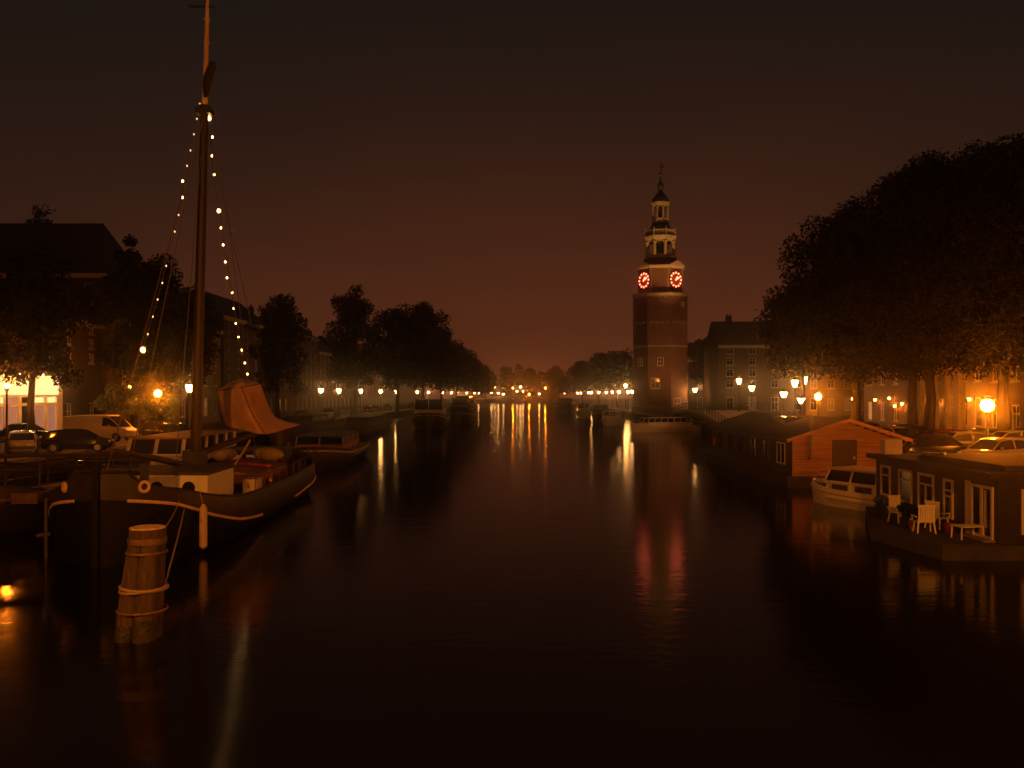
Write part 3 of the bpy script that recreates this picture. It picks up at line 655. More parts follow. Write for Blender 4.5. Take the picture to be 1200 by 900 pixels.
def tree(name, label, loc, h, r, zb, nleaf, size, group, seed, m=None, rx=None, lean=0.0, nblob=40, top=1.0):
    """h total height, r crown radius, zb crown underside height"""
    rng = np.random.default_rng(seed); rd = random.Random(seed)
    t = thing(name, label, 'tree' if h > 5 else 'bush', loc, 0, group)
    rx = rx or r; k = MB(); tr = 0.0165*h if h > 5 else .04
    cz = (zb+h)/2; hz = (h-zb)/2
    fork = zb + .12*(h-zb)
    trunk = [(0,0,-.05),(0.05*rd.uniform(-1,1)*r,0,fork*.5),(lean*.3,0.1*rd.uniform(-1,1),fork),(lean*.7,0,cz),(lean,0,h*.86)]
    k.tube(trunk, [tr*1.35,tr,tr*.85,tr*.5,tr*.12], 9)
    cs, rs = [], []
    for i in range(nblob):
        a = i*2.39996 + rd.uniform(-.35,.35); u = -1 + 2*(i+.5)/nblob; u = max(-.98,min(.98,u+rd.uniform(-.12,.12)))
        q = 1.0 if rd.random() < .62 else rd.uniform(.2,.75)
        w = math.sqrt(max(0,1-u*u))
        if u < -.3: w = max(w, .80)
        rag = nblob >= 60
        br = (rd.uniform(.15,.34) if rag else rd.uniform(.24,.40))*min(r, hz*1.2)
        j = rd.uniform(.78,1.14) if rag else rd.uniform(.84,1.10)
        cs.append((lean*(.5+.5*u)+math.cos(a)*w*q*(rx-br*.75)*j, math.sin(a)*w*q*(r-br*.75)*j, cz+u*(hz-br*.75)*(1 if q < 1 else j)*top)); rs.append(br)
    ncore = 5
    for i in range(ncore):
        u = -.55 + 1.1*i/(ncore-1); cs.append((lean*.5+rd.uniform(-.15,.15)*rx, rd.uniform(-.15,.15)*r, cz+u*hz)); rs.append(.5*min(r,hz)*math.sqrt(1-u*u*.8))
    for i in range(0, nblob, 3):
        p = Vector(cs[i]); st = Vector((lean*.4, 0, fork + .4*max(0,(p.z-fork))*rd.uniform(.3,.8)))
        mid = st.lerp(p, .5) + Vector((0,0,.06*h*rd.random()))
        k.tube([st, mid, p], [tr*.42, tr*.26, tr*.06], 6)
    k.build('trunk', M['bark'], t, smooth=True)
    me = leaves(cs, rs, nleaf, size, rng)
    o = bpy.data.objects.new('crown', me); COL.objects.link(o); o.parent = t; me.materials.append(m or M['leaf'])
    return t
GL, GRT = 'trees along the left quay', 'large trees on the right quay'
def gnd(px, d): return ((px-CX)/F*d, d, QZ)
def topz(y, d): return H-(y-HY)/F*d-QZ
tree('elm_tree', 'dark elm with bare trunk in front of the lit shopfront', gnd(38,64), topz(285,64), 3.9, topz(456,64), 14000, .26, GL, 1)
tree('elm_tree', 'tree top showing above the long flat ridge at the far left', gnd(48,122), topz(238,122), 3.8, 10, 5000, .36, GL, 16)
tree('elm_tree', 'tall feathery topped dark tree between the long flat ridged block and the ship mast', gnd(180,84), topz(296,84), 5.6, 3.6, 26000, .28, GL, 2)
tree('elm_tree', 'thin high top of a dark tree just right of the long flat ridged block', gnd(152,92), topz(274,92), 2.4, 9, 3500, .36, GL, 12, nblob=20)
tree('elm_tree', 'dark tree partly behind the wooden mast on the left quay', gnd(222,95), topz(340,95), 3.6, 4.2, 8000, .36, GL, 3)
tree('elm_tree', 'dark tree behind the brown sail cloth before the tall hip roofed house', gnd(326,112), topz(345,112), 4.1, 3.9, 11000, .36, GL, 4)
tree('elm_tree', 'tall pointed elm, nearest of the left quay elm row', gnd(414,146), topz(337,146), 5.4, 3.9, 14000, .40, GL, 5)
tree('elm_tree', 'broad round topped elm, second of the left quay elm row', gnd(465,176), topz(356,176), 7.2, 4.2, 14000, .5, GL, 6)
tree('elm_tree', 'round elm at the tall shoulder of the left quay elm row', gnd(496,205), topz(353,205), 7.8, 4.3, 14000, .55, GL, 7)
tree('elm_tree', 'dark elm between the tall shoulder and the sloping end of the left quay row', gnd(516,245), topz(385,245), 7.5, 4.3, 10000, .6, GL, 15)
tree('elm_tree', 'lower elm where the left quay elm row begins to slope down', gnd(536,290), topz(403,290), 8.2, 4.2, 9000, .7, GL, 8)
tree('elm_tree', 'small distant elm at the far end of the left quay row', gnd(554,370), topz(418,370), 8.2, 4.0, 6000, .85, GL, 9)
tree('elm_tree', 'fading last tree of the left quay row', gnd(569,450), topz(434,450), 7.0, 3.5, 3500, 1.0, GL, 10)
tree('shrub_tree', 'small pale green bush tree lit beside the van', gnd(136,78), topz(448,78), 2.0, 1.6, 3500, .26, 'bushes by the orange lamp', 13, M['leaf_light'], nblob=18)
tree('shrub_tree', 'bushy tree lit orange behind the left sodium lamp', gnd(178,79), topz(455,79), 2.3, 1.2, 3500, .26, 'bushes by the orange lamp', 14, M['leaf_light'], nblob=18)
tree('plane_tree', 'huge dark tree at the right edge, nearest of the right quay trees', gnd(1178,57), topz(162,57), 6.8, topz(446,57), 60000, .24, GRT, 21, nblob=84)
tree('plane_tree', 'huge dark tree with forked trunk, second from the right edge', gnd(1086,64), topz(182,64), 7.0, topz(448,64), 64000, .24, GRT, 22, nblob=84)
tree('plane_tree', 'dark tree with slim trunk, left of the forked trunk tree', gnd(1000,74), topz(232,74), 6.8, topz(452,74), 56000, .25, GRT, 23, nblob=84)
tree('plane_tree', 'dark tree filling the gap behind the two biggest right quay trees', gnd(1070,80), topz(196,80), 6.6, topz(448,80), 40000, .28, GRT, 25, nblob=60)
tree('plane_tree', 'lowest dark tree at the left shoulder of the right quay trees', gnd(940,84), topz(330,84), 4.8, topz(446,84), 22000, .28, GRT, 24, nblob=40)
GT = 'trees beyond the clock tower'
tree('elm_tree', 'dark tree touching the left side of the clock tower', gnd(724,235), topz(409,235), 7.0, 4.6, 6000, .7, GT, 31)
tree('elm_tree', 'second dark tree left of the clock tower', gnd(702,290), topz(413,290), 8.0, 4.6, 6000, .8, GT, 32)
tree('elm_tree', 'third dark tree left of the clock tower, lower at its left side', gnd(682,360), topz(422,360), 6.5, 4.4, 4500, .9, GT, 33)
tree('elm_tree', 'far small tree at the left end of the trees by the clock tower', gnd(664,430), topz(441,430), 5.5, 3.5, 3000, 1.0, GT, 34)
tree('elm_tree', 'dark tree in front of the gabled house right of the clock tower', gnd(826,176), topz(390,176), 3.4, 5, 3500, .5, GT, 35)
for i, (px, y) in enumerate([(596,433),(622,430),(651,428)]):
    tree('elm_tree', ['faint round tree left of the far bridge lamps','faint tree between the distant houses','faint dark tree right of the distant houses'][i], gnd(px, 536), topz(y,536), 6.5, 4, 2500, 1.1, 'distant trees at the end of the canal', 40+i)

# ------------------------------------------------------------------ lamps
def street_lamp(label, loc, group):
    t = thing('street_lamp', label, 'street lamp', loc, 0, group)
    k = MB(); k.lathe([(.14,0),(.14,.5),(.10,.6),(.075,.9),(.055,3.5),(.09,3.55),(.05,3.62),(.05,3.85)], 10)
    k.tube([(-.35,0,3.3),(.35,0,3.3)], .02, 6); k.build('post', M['iron'], t)
    c = MB(); c.lathe([(.44,4.54),(.38,4.62),(.18,4.80),(.10,4.86),(.12,4.93),(.02,5.05)], 6)
    c.lathe([(.05,3.84),(.16,3.90),(.17,3.93)], 6)
    for i in range(6):
        a = 2*math.pi*i/6; c.tube([(.21*math.cos(a),.21*math.sin(a),3.92),(.39*math.cos(a),.39*math.sin(a),4.55)], .014, 4)
    c.build('lantern_frame', M['iron'], t)
    b = MB(); b.lathe([(.19,3.94),(.37,4.53)], 6); b.build('lantern_glass', M['lamp_white'], t)
    return t
lampL = [(222,77),(376,127),(397,141),(423,159),(446,181),(464.6,204),(489,244),(502,273),(518.6,318),(529,350),(536,380),(547,420),(556,460),(561,490)]
GLA = 'white street lamps along the left quay'
lamp0 = street_lamp('white street lamp beside the ship mast on the left quay', ((222-CX)/F*77, 77, QZ), GLA)
scan_kids()
lab = lambda i: ['white lamp just right of the brown sail cloth','small white lamp behind the lamp right of the sail cloth','white lamp in front of the nearest elm of the left row',
  'white lamp under the gap between the first two left elms','white lamp under the round topped left elm','white lamp above the moored pale fronted boat','white lamp just right of the pale fronted boat'][i]
for i, (px, d) in enumerate(lampL[1:]):
    l = lab(i) if i < 7 else '%s white lamp beyond the pale fronted boat, counted towards the far bridge' % ORD[i-5]
    dup(lamp0, ((px-CX)/F*d, d, QZ), 0.3*i, l, GLA)
GRA = 'white street lamps along the right quay'
far_r = [(662,440),(676.7,400),(681,385),(689.7,333),(693,320),(702,289),(710.5,262),(717.5,246),(725.5,229),(736,210),(741,201)]
for i, (px, d) in enumerate(far_r):
    dup(lamp0, ((px-CX)/F*d, d, QZ), 0.5*i, '%s white lamp in the row ending left of the clock tower, counted from the left' % ORD[i], GRA)
dup(lamp0, ((733-CX)/F*215, 215, QZ+.0), 0, 'taller white lamp above the row at the clock tower base', GRA, (1,1,1.36))
dup(lamp0, ((814.5-CX)/F*167.0, 167.0, QZ), 0, 'white lamp lighting the right side of the clock tower', GRA, (1.15,1.15,1.05))
def hi_lamp(px, py, d, zb, label): 
    z = H-(py-HY)/F*d; dup(lamp0, ((px-CX)/F*d, d, zb), .4, label, 'white lamps around the side bridge', (1,1,(z-zb)/4.2))
hi_lamp(866, 447.5, 113, 2.6, 'upper white lamp on the hump of the side bridge')
hi_lamp(881, 455.5, 106, 2.1, 'white lamp on the near slope of the side bridge')
hi_lamp(918.5, 463, 88, QZ, 'low white lamp right of the side bridge')
hi_lamp(931.5, 450, 92, QZ, 'tall white lamp left of the twin tall lamp by the big tree')
hi_lamp(942.5, 446.5, 97, QZ, 'tallest white lamp at the left edge of the big trees')
hi_lamp(939, 470, 84, QZ, 'lowest white lamp left of the orange lamp by the houseboat')
# lamps on the far bridge
for i, (px, y, d) in enumerate([(579.7,453.7,505),(576,460,500),(584,461,503),(590,462,498),(606,458.7,506),(613,458.7,506),(610,453.5,510),(632,462,500)]):
    z = H-(y-HY)/F*d; dup(lamp0, ((px-CX)/F*d, d, QZ if px < 585 or d < 504 else 3.6), .3*i, ['high white lamp at the left foot of the far bridge','leftmost low white lamp by the far bridge','second low white lamp by the far bridge','third low white lamp by the far bridge','left white lamp of the pair on the far bridge','right white lamp of the pair on the far bridge','highest white lamp on the far bridge','single low white lamp at the right of the far bridge'][i], 'lamps at the far bridge', (1.5,1.5,(z-(QZ if px < 585 or d < 504 else 3.6))/4.2))

def sodium_lamp(label, px, py, d, zb, group, hw=1.0, big=1.05):
    p = P(px, py, d); h = p.z - zb
    t = thing('sodium_lamp', label, 'street lamp', (p.x, d, zb), 0, group)
    k = MB(); k.lathe([(.12,0),(.12,.8),(.07,.9),(.055,h-.38)], 10); k.build('post', M['iron'], t)
    c = MB(); c.lathe([(.30*big,h+.24*big),(.22*big,h+.34*big),(.05,h+.42*big)], 12); c.lathe([(.055,h-.38),(.13,h-.32*big),(.14,h-.27*big)], 10)
    for i in range(3): 
        a = 2.1*i; c.tube([(.13*math.cos(a),.13*math.sin(a),h-.28*big),(.28*big*math.cos(a),.28*big*math.sin(a),h),(.27*big*math.cos(a),.27*big*math.sin(a),h+.25*big)], .012, 4)
    c.build('lamp_cap', M['iron'], t)
    MB().ball((0,0,h), .25*big, 12, 8).build('lamp_globe', M['lamp_sodium'], t, smooth=True)
    return t
GS = 'orange sodium lamps'
sodium_lamp('glowing orange lamp between the van and the ship mast', 185, 461, 71, QZ, GS)
sodium_lamp('glowing orange lamp on a post behind the wooden houseboat', 958.7, 465, 72, QZ, GS)
sodium_lamp('big glowing orange lamp over the parked cars at right', 1157, 475, 47, QZ, GS, big=1.35)
sodium_lamp('orange lamp in front of the lit shopfront at the far left edge', 8, 452, 50, QZ, GS, big=.55)
sodium_lamp('left orange lamp at the far bridge', 601, 454.7, 470, QZ, GS, big=1.0)
sodium_lamp('low wide orange lamp at the middle of the far bridge', 620, 462, 498, .2, GS, big=1.25)
sodium_lamp('right orange lamp at the far bridge', 639, 454.5, 474, QZ, GS, big=1.0)
sodium_lamp('orange lamp just outside the right edge above the black houseboat', 1345, 455, 33.5, QZ, GS)
# lamps of the bridge the photograph is taken from (it lights the near boats from above)
def bridge_lamp(label, x, y, z):
    t = thing('sodium_lamp', label, 'street lamp', (x, y, 3.4), 0, GS)
    k = MB(); h = z-3.4; k.lathe([(.12,0),(.08,1),(.06,h-.3)], 10); k.build('post', M['iron'], t)
    c = MB(); c.lathe([(.46,h+.36),(.3,h+.5),(.05,h+.6)], 12); c.lathe([(.06,h-.32),(.13,h-.28)], 10); c.build('lamp_cap', M['iron'], t)
    MB().ball((0,0,h), .32, 12, 8).build('lamp_globe', M['lamp_bridge'], t, smooth=True)
struct(MB().box(-60, 60, -9, -1.0, 2.6, 3.4).build('bridge_deck', M['concrete']))
bridge_lamp('orange lamp on the bridge behind the viewer, left', -13, -1.6, 10.0)
bridge_lamp('orange lamp on the bridge behind the viewer, right', 13, -1.6, 10.0)

# wall lamps on the right hand houses
def wall_lamp(label, p, group):
    t = thing('wall_lamp', label, 'wall lamp', p, 0, group)
    k = MB(); k.box(XR-p[0]-.06, XR-p[0]-.005, -.1, .1, -.1, .35); k.tube([(XR-p[0]-.05,0,.25),(.1,0,.3),(0,0,.22)], .02, 6); k.lathe([(.2,.12),(.1,.24)], 8); k.build('bracket', M['iron'], t)
    MB().ball((0,0,.02), .13, 10, 7, (1,1,1.1)).build('bulb', M['wall_lamp'], t, smooth=True)
for px, y, lb in [(999,467.5,'small lamp beside the slim tree trunk on the right hand houses'),(1025.5,468.8,'bright house lamp right of the slim tree trunk'),(1042,467,'small white house lamp left of the forked trunk'),
               (1048.5,476,'lower yellow lamp of the doorway pair left of the forked trunk'),(1057,473.5,'upper yellow lamp of the doorway pair left of the forked trunk'),(1097,471,'bright lamp at the columns right of the forked trunk'),(1136,468,'lamp left of the big orange lamp')]:
    x = XR-.45; d = x/(px-CX)*F; wall_lamp(lb, (x, d, H-(y-HY)/F*d), 'lamps on the right hand houses')

# ------------------------------------------------------------------ vehicles
def loft_sections(secs, prof):
    return MB().loft([prof(*s) for s in secs])
def car(name, label, cat, loc, rz, paint, style='hatch', group=None, sc=1.0):
    t = thing(name, label, cat, loc, rz, group)
    def body(x, hw, zb, zt): return [(x,-hw*.86,zb),(x,-hw,zb+.16),(x,-hw*1.0,(zb+zt)/2),(x,-hw*.95,zt-.06),(x,-hw*.82,zt),(x,hw*.82,zt),(x,hw*.95,zt-.06),(x,hw,(zb+zt)/2),(x,hw,zb+.16),(x,hw*.86,zb)]
    def gh(x, wb, wr, zb, zr): return [(x,-wb,zb),(x,-wr-.04,zr-.08),(x,-wr+.08,zr),(x,wr-.08,zr),(x,wr+.04,zr-.08),(x,wb,zb)]
    if style == 'van':
        B = [(-2.7,.86,.45,1.5),(-2.62,.95,.35,1.95),(-1.5,.97,.3,2.05),(.52,.97,.3,2.05),(.60,.965,.3,1.24),(1.5,.95,.3,1.20),(1.98,.93,.3,1.12),(2.5,.88,.32,.98),(2.68,.74,.42,.8)]
        G = [(.54,.93,.84,1.2,2.0),(.60,.93,.84,1.2,2.0),(1.10,.93,.82,1.2,1.96),(1.50,.91,.80,1.17,1.66),(2.06,.88,.84,1.08,1.12)]
        roof = [(.50,.83,2.03),(.8,.83,2.02),(1.12,.80,1.975)]; xw = (-1.7, 1.75); wy = .97; wr = .34; hl = (2.6,.62,.78); tl = (-2.68,.80,1.15); Lx = (-2.72, 2.7)
    else:
        ln = dict(hatch=0.0, sedan=.35, small=-.3)[style]
        B = [(-2.05-ln,.68,.36,.80),(-1.98-ln,.80,.26,.94),(-1.3,.87,.2,.98),(.3,.87,.2,.93),(1.15,.86,.2,.90),(1.75,.80,.22,.80),(2.08,.64,.32,.62)]
        bk = (-1.95 if style != 'sedan' else -1.35)
        G = [(bk,.74,.64,.93,.97),(bk+.42,.78,.60,.93,1.36),(-.8,.80,.60,.93,1.45),(.05,.80,.60,.92,1.45),(.45,.80,.58,.92,1.38),(1.15,.76,.64,.88,.92)]
        roof = [(bk+.40,.58,1.355),(-.8,.57,1.445),(.05,.57,1.445),(.48,.54,1.375)]
        xw = (-1.28, 1.28); wy = .86; wr = .31; hl = (1.93,.56,.68); tl = (-2.02-ln,.66,.80); Lx = (-2.06-ln, 2.09)
    loft_sections(B, body).build('body', paint, t, smooth=True)
    loft_sections(G, gh).build('windows', M['glass_dark'], t)
    if roof:
        k = MB(); k.loft([[(x,-w,z-.02),(x,-w+.1,z+.025),(x,w-.1,z+.025),(x,w,z-.02)] for x, w, z in roof])
        for sg in (-1, 1):
            k.tube([(s[0], sg*(s[2]+.045), s[4]-.06) for s in G[1:-1]], .035, 5)
            k.tube([(G[0][0], sg*G[0][1], G[0][3]+.02),(G[1][0], sg*(G[1][2]+.045), G[1][4]-.06)], .05, 5); k.tube([(G[-1][0], sg*G[-1][1], G[-1][3]),(G[-2][0], sg*(G[-2][2]+.045), G[-2][4]-.05)], .035, 5)
            if style != 'van': k.tube([(-.35, sg*.81, .92),(-.35, sg*.655, 1.38)], .04, 5)
        k.build('roof', paint, t, smooth=True)
    for sx in xw:
        for sg in (-1, 1):
            w = MB(); y0 = sg*(wy-.2); y1 = sg*(wy+.015); n = 18
            w.loft([[(sx+wr*q*math.cos(2*math.pi*i/n), y, wr+wr*q*math.sin(2*math.pi*i/n)) for i in range(n)] for y, q in ((y0,1),(y1-sg*.03,1),(y1,.94))]); wo = w.build('wheel', M['rubber'], t)
            r = MB(); r.loft([[(sx+wr*q*math.cos(2*math.pi*i/n), y, wr+wr*q*math.sin(2*math.pi*i/n)) for i in range(n)] for y, q in ((y1+sg*.003,.64),(y1+sg*.012,.6))]); r.build('rim', M['chrome'], wo)
    for sg in (-1, 1):
        MB().ball((hl[0], sg*hl[1], hl[2]), .13, 8, 6, (.8,1.2,.75)).build('headlight', M['lens_clear'], t, smooth=True)
        MB().ball((tl[0]+.06, sg*tl[1], tl[2]), .12, 8, 6, (.6,.7,1.4)).build('taillight', M['tail_red'], t, smooth=True)
        mx = 1.25 if style == 'van' else .75; mz = 1.25 if style == 'van' else .98
        MB().ball((mx, sg*(wy+.09), mz), .1, 8, 6, (.5,1,.8)).build('mirror', paint, t, smooth=True)
    k = MB(); k.box(Lx[0]-.04, Lx[0]+.12, -.7, .7, .40, .56); k.build('rear_bumper', M['black_paint'], t)
    k = MB(); k.box(Lx[0]-.05, Lx[0]-.042, -.26, .26, .62, .73); k.build('licence_plate', M['yellow_tarp'], t)
    return t
def paintm(n, c): return mat('paint_'+n, c, 0.16, 0.3, 0.06, 2)
cs_ = paintm('silver', (.5,.48,.44)); cb_ = paintm('black', (.015,.015,.017)); cg_ = paintm('grey', (.14,.14,.14)); cd_ = paintm('blue', (.02,.03,.06)); cr_ = paintm('red', (.16,.02,.015)); cw_ = mat('paint_white', (.72,.66,.52), .4, 0, .08, 1)
GC, GCR = 'cars parked along the left quay', 'cars parked along the right quay'
car('parked_car', 'silver hatchback seen from behind, brightly lit under the left lamp', 'car', gnd(27,53), R(118), cs_, 'hatch', GC)
car('parked_car', 'dark car behind the silver hatchback, below the lit shopfront', 'car', gnd(30,66), R(5), cb_, 'sedan', GC)
car('delivery_van', 'white delivery van parked facing right on the left quay', 'van', gnd(119,68), R(-6), cw_, 'van')
car('parked_car', 'black car parked in front of the white van', 'car', gnd(92,55), R(15), cb_, 'hatch', GC)
car('parked_car', 'dark car parked just right of the white van', 'car', gnd(190,74), R(80), cb_, 'hatch', GC)
car('parked_car', 'dark blue car left of the ship mast foot', 'car', gnd(205,66), R(85), cd_, 'sedan', GC)
for i, (d, p, s_, lb) in enumerate([(118,cg_,'hatch','grey car parked under the lamp right of the sail cloth'),(134,cb_,'sedan','black car parked behind the bicycles on the left quay'),(168,cr_,'small','dark red small car under the second elm'),(176,cg_,'hatch','grey hatchback under the round topped elm'),(192,cd_,'sedan','dark blue car behind the pale fronted boat'),(236,cs_,'hatch','far silver car right of the pale fronted boat')]):
    car('parked_car', lb, 'car', (LE(d)-2.4, d, QZ), R(90+4*i), p, s_, GC)
car('parked_car', 'dark car left of the sparkling cars, behind the wooden houseboat gable', 'car', gnd(1092,47), R(168), cb_, 'sedan', GCR)
car('parked_car', 'grey car in the middle of the row on the right quay', 'car', gnd(1126,51.5), R(175), cg_, 'hatch', GCR)
car('parked_car', 'silver car with shining windscreen below the big orange lamp', 'car', gnd(1168,44.0), R(200), cs_, 'hatch', GCR)
car('parked_car', 'dark car at the right edge below the big orange lamp', 'car', gnd(1212,47), R(185), cd_, 'hatch', GCR)
car('parked_car', 'pale car with bright roof right of the wooden houseboat ridge', 'car', gnd(1040,61), R(100), cs_, 'hatch', GCR)
car('parked_car', 'dark blue car beside the forked trunk tree', 'car', gnd(1072,58), R(95), cd_, 'sedan', GCR)
car('parked_car', 'black car beyond the right quay cars, beside the slim trunk', 'car', gnd(1010,69), R(92), cb_, 'hatch', GCR)
car('parked_car', 'dark car between the side bridge and the orange houseboat lamp', 'car', gnd(925,80), R(95), cg_, 'hatch', GCR)

for px, d, rz, p, st, lb in [(1103,54.5,172,cr_,'small','dark red small car behind the dark car left of the sparkling row'),(1148,56,176,cb_,'sedan','black car behind the grey car, left of the big orange lamp'),(1183,53,182,cs_,'hatch','silver car behind the lamp post of the big orange lamp'),
                            (1062,64.5,96,cb_,'hatch','black car between the forked trunk and the pale car with bright roof'),(1206,60,178,cg_,'sedan','grey car at the right edge, farthest from the canal'),(968,78,95,cd_,'hatch','dark car right of the orange lamp behind the wooden houseboat')]:
    car('parked_car', lb, 'car', gnd(px, d), R(rz), p, st, GCR)
# bicycles by the left quay edge and the bridge
def bicycle(label, loc, rz, group):
    t = thing('bicycle', label, 'bicycle', loc, rz, group)
    for x in (-.52, .52):
        k = MB(); k.torus((x,0,.34), .32, .018, 'y', 18, 5)
        for i in range(6): k.tube([(x,0,.34),(x+.31*math.cos(i*1.05),0,.34+.31*math.sin(i*1.05))], .004, 4)
        k.build('wheel', M['rubber'], t)
    k = MB()
    for a, b in (((-.52,0,.34),(-.1,0,.32)),((-.1,0,.32),(-.22,0,.85)),((-.52,0,.34),(-.2,0,.78)),((-.1,0,.32),(.36,0,.78)),((-.2,0,.76),(.36,0,.82)),((.34,0,.95),(.52,0,.34))): k.tube([a,b], .018, 6)
    k.build('frame', M['black_paint'], t)
    k = MB(); k.tube([(.2,-.28,1.05),(.33,-.2,1.06),(.35,0,1.0),(.33,.2,1.06),(.2,.28,1.05)], .014, 6); k.tube([(.34,0,.95),(.35,0,1.0)], .014, 6); k.build('handlebar', M['chrome'], t)
    k = MB(); k.ball((-.23,0,.92), .13, 8, 6, (1,.6,.35)); k.tube([(-.22,0,.85),(-.23,0,.92)], .014, 6); k.build('saddle', M['rubber'], t)
    return t
b0 = bicycle('bicycle parked at the quay edge, nearest to the brown sail cloth', (LE(112)-.9, 112, QZ), .4, 'bicycles parked by the left quay edge')
scan_kids()
for i, d in enumerate((114,116.5,121,123,126,131,138,143,149)):
    dup(b0, (LE(d)-.9-.2*(i%3), d, QZ), .4+.5*i, '%s bicycle along the left quay edge, counted from the brown sail cloth' % ORD[i+1])
for i, d in enumerate((86,88,89.5,93)):
    dup(b0, (RE(d)+.9, d, QZ), .6+.4*i, '%s bicycle by the right quay edge, counted from the wooden houseboat ridge' % ORD[i], 'bicycles parked by the side bridge')

# ------------------------------------------------------------------ boats
def lerp_tab(tab, s):
    """monotone cubic through the table points"""
    n = len(tab); sl = [(tab[i+1][1]-tab[i][1])/(tab[i+1][0]-tab[i][0]) for i in range(n-1)]
    m = [sl[0]] + [0 if sl[i-1]*sl[i] <= 0 else 2*sl[i-1]*sl[i]/(sl[i-1]+sl[i]) for i in range(1, n-1)] + [sl[-1]]
    for i in range(n-1):
        if s <= tab[i+1][0] or i == n-2:
            h = tab[i+1][0]-tab[i][0]; u = min(1, max(0, (s-tab[i][0])/h))
            return (2*u**3-3*u*u+1)*tab[i][1] + (u**3-2*u*u+u)*h*m[i] + (-2*u**3+3*u*u)*tab[i+1][1] + (u**3-u*u)*h*m[i+1]
class Hull:
    """hull along local +Y, bow at y=0"""
    def __init__(h, L, B, sheer, bow=.22, stern=.16, bp=2.4, sp=2.6, stw=.0, flare=.88):
        h.L, h.B, h.sheer, h.bow, h.stern, h.bp, h.sp, h.stw, h.flare = L, B, sheer, bow, stern, bp, sp, stw, flare
    def hb(h, s):
        t = s/h.L; w = 1.0
        if t < h.bow: w = (1-(1-t/h.bow)**h.bp)**.6 if t > 0 else 0.0
        if t > 1-h.stern: q = (t-(1-h.stern))/h.stern; w = max(h.stw, h.stw + (1-h.stw)*(max(0,1-q**h.sp))**.6)
        return max(.03, h.B/2*w)
    def top(h, s): return lerp_tab(h.sheer, s)
    def build(h, t, m, deck_m, strake_m=None, strake=None, inset=.14, deck_drop=.35, strake_parts=None, bottom=-.5, tar=False):
        N = 56; ss = [h.L*(1-math.cos(math.pi*i/N))/2 for i in range(N+1)]
        k = MB(); rings = []
        for s in ss:
            b, z = h.hb(s), h.top(s)
            rings.append([(-b*.55,s,bottom),(-b*h.flare,s,.05),(-b,s,.05+.55*(z-.05)),(-b*.985,s,z),(-max(.02,b-inset),s,z),(-max(.018,b-inset),s,z-deck_drop),
                          (max(.018,b-inset),s,z-deck_drop),(max(.02,b-inset),s,z),(b*.985,s,z),(b,s,.05+.55*(z-.05)),(b*h.flare,s,.05),(b*.55,s,bottom)])
        k.loft(rings, True); k.build('hull', m, t, smooth=True)
        d = MB(); d.loft([[(-max(.017,h.hb(s)-inset),s,h.top(s)-deck_drop+.012),(max(.017,h.hb(s)-inset),s,h.top(s)-deck_drop+.012)] for s in ss], False); d.build('deck', deck_m, t)
        if tar:
            k = MB()
            for sg in (-1, 1):
                rr = []
                for s in ss:
                    b, z, zz = h.hb(s), h.top(s), lerp_tab(strake, s)
                    zm = .05+.55*(z-.05); f = min(1, (zz-.05)/(zm-.05)); wd = b*(h.flare+(1-h.flare)*f) if zz < zm else b*(1-.015*min(1,(zz-zm)/(z-zm)))
                    rr.append([(sg*(b*.55+.012), s-.01, bottom),(sg*(b*h.flare+.012), s-.01, .05),(sg*(wd+.012), s-.01, max(.06, min(zz, zm)-.001)),(sg*(wd+.012), s-.01, max(.07, zz))])
                k.loft(rr, False)
            k.build('tarred_shaded_bottom', M['tar'], t, smooth=True)  # shade below the strake painted near-black together with the hull paint
        g = MB()
        for sg in (-1, 1): g.tube([(sg*(h.hb(s)*.985-.05), s, h.top(s)+.03) for s in ss], .055, 6)
        g.build('gunwale', strake_m if strake_m and not strake else m, t, smooth=True)
        if strake:
            for sg in (-1, 1):
                for a, b_ in (strake_parts or [(0, h.L)]):
                    q = MB(); pts = []
                    for i in range(41):
                        s = a + (b_-a)*i/40; zz = lerp_tab(strake, s); zf = min(1, max(0, (zz-.05)/max(.1,(h.top(s)-.05))))
                        wd = h.hb(s)*(h.flare + (1-h.flare)*min(1, zf/.55)) if zf < .55 else h.hb(s)*(1-.015*(zf-.55)/.45)
                        pts.append((sg*(wd+.03), s, zz))
                    q.tube(pts, .055, 6); q.build('rubbing_strake', strake_m, t, smooth=True)

# --- the big sailing barge
BX, BY, BR = -12.45, 25.6, R(2.6)
ship = thing('sailing_barge', 'big dark sailing barge with tall wooden mast moored bow on at left', 'sailing barge', (BX, BY, 0), BR)
SM = (Matrix.Translation((BX, BY, 0)) @ Matrix.Rotation(BR, 4, 'Z')).inverted()
def SL(px, py, d): return SM @ P(px, py, d)
hu = Hull(22.5, 6.1, [(0,2.82),(.28,2.80),(.55,2.40),(1.4,2.16),(2.8,1.80),(5,1.54),(9,1.42),(13,1.40),(18,1.52),(22.5,2.1)], .24, .2, 2.2, 2.4)
hu.build(ship, M['hull_dark'], M['red_deck'], M['strake'], [(0,2.02),(1.2,1.75),(2.8,1.15),(5.0,.72),(9,.40),(13,.36),(18,.62),(22.5,1.4)], strake_parts=[(.25,8.2),(14.5,20.2)], deck_drop=.42, tar=True)
k = MB(); k.prism([(-.09,-.16,-.4),(.09,-.16,-.4),(.09,.10,-.4),(-.09,.10,-.4)], (0,0,3.5)); k.build('stem_post', M['tar'], ship)
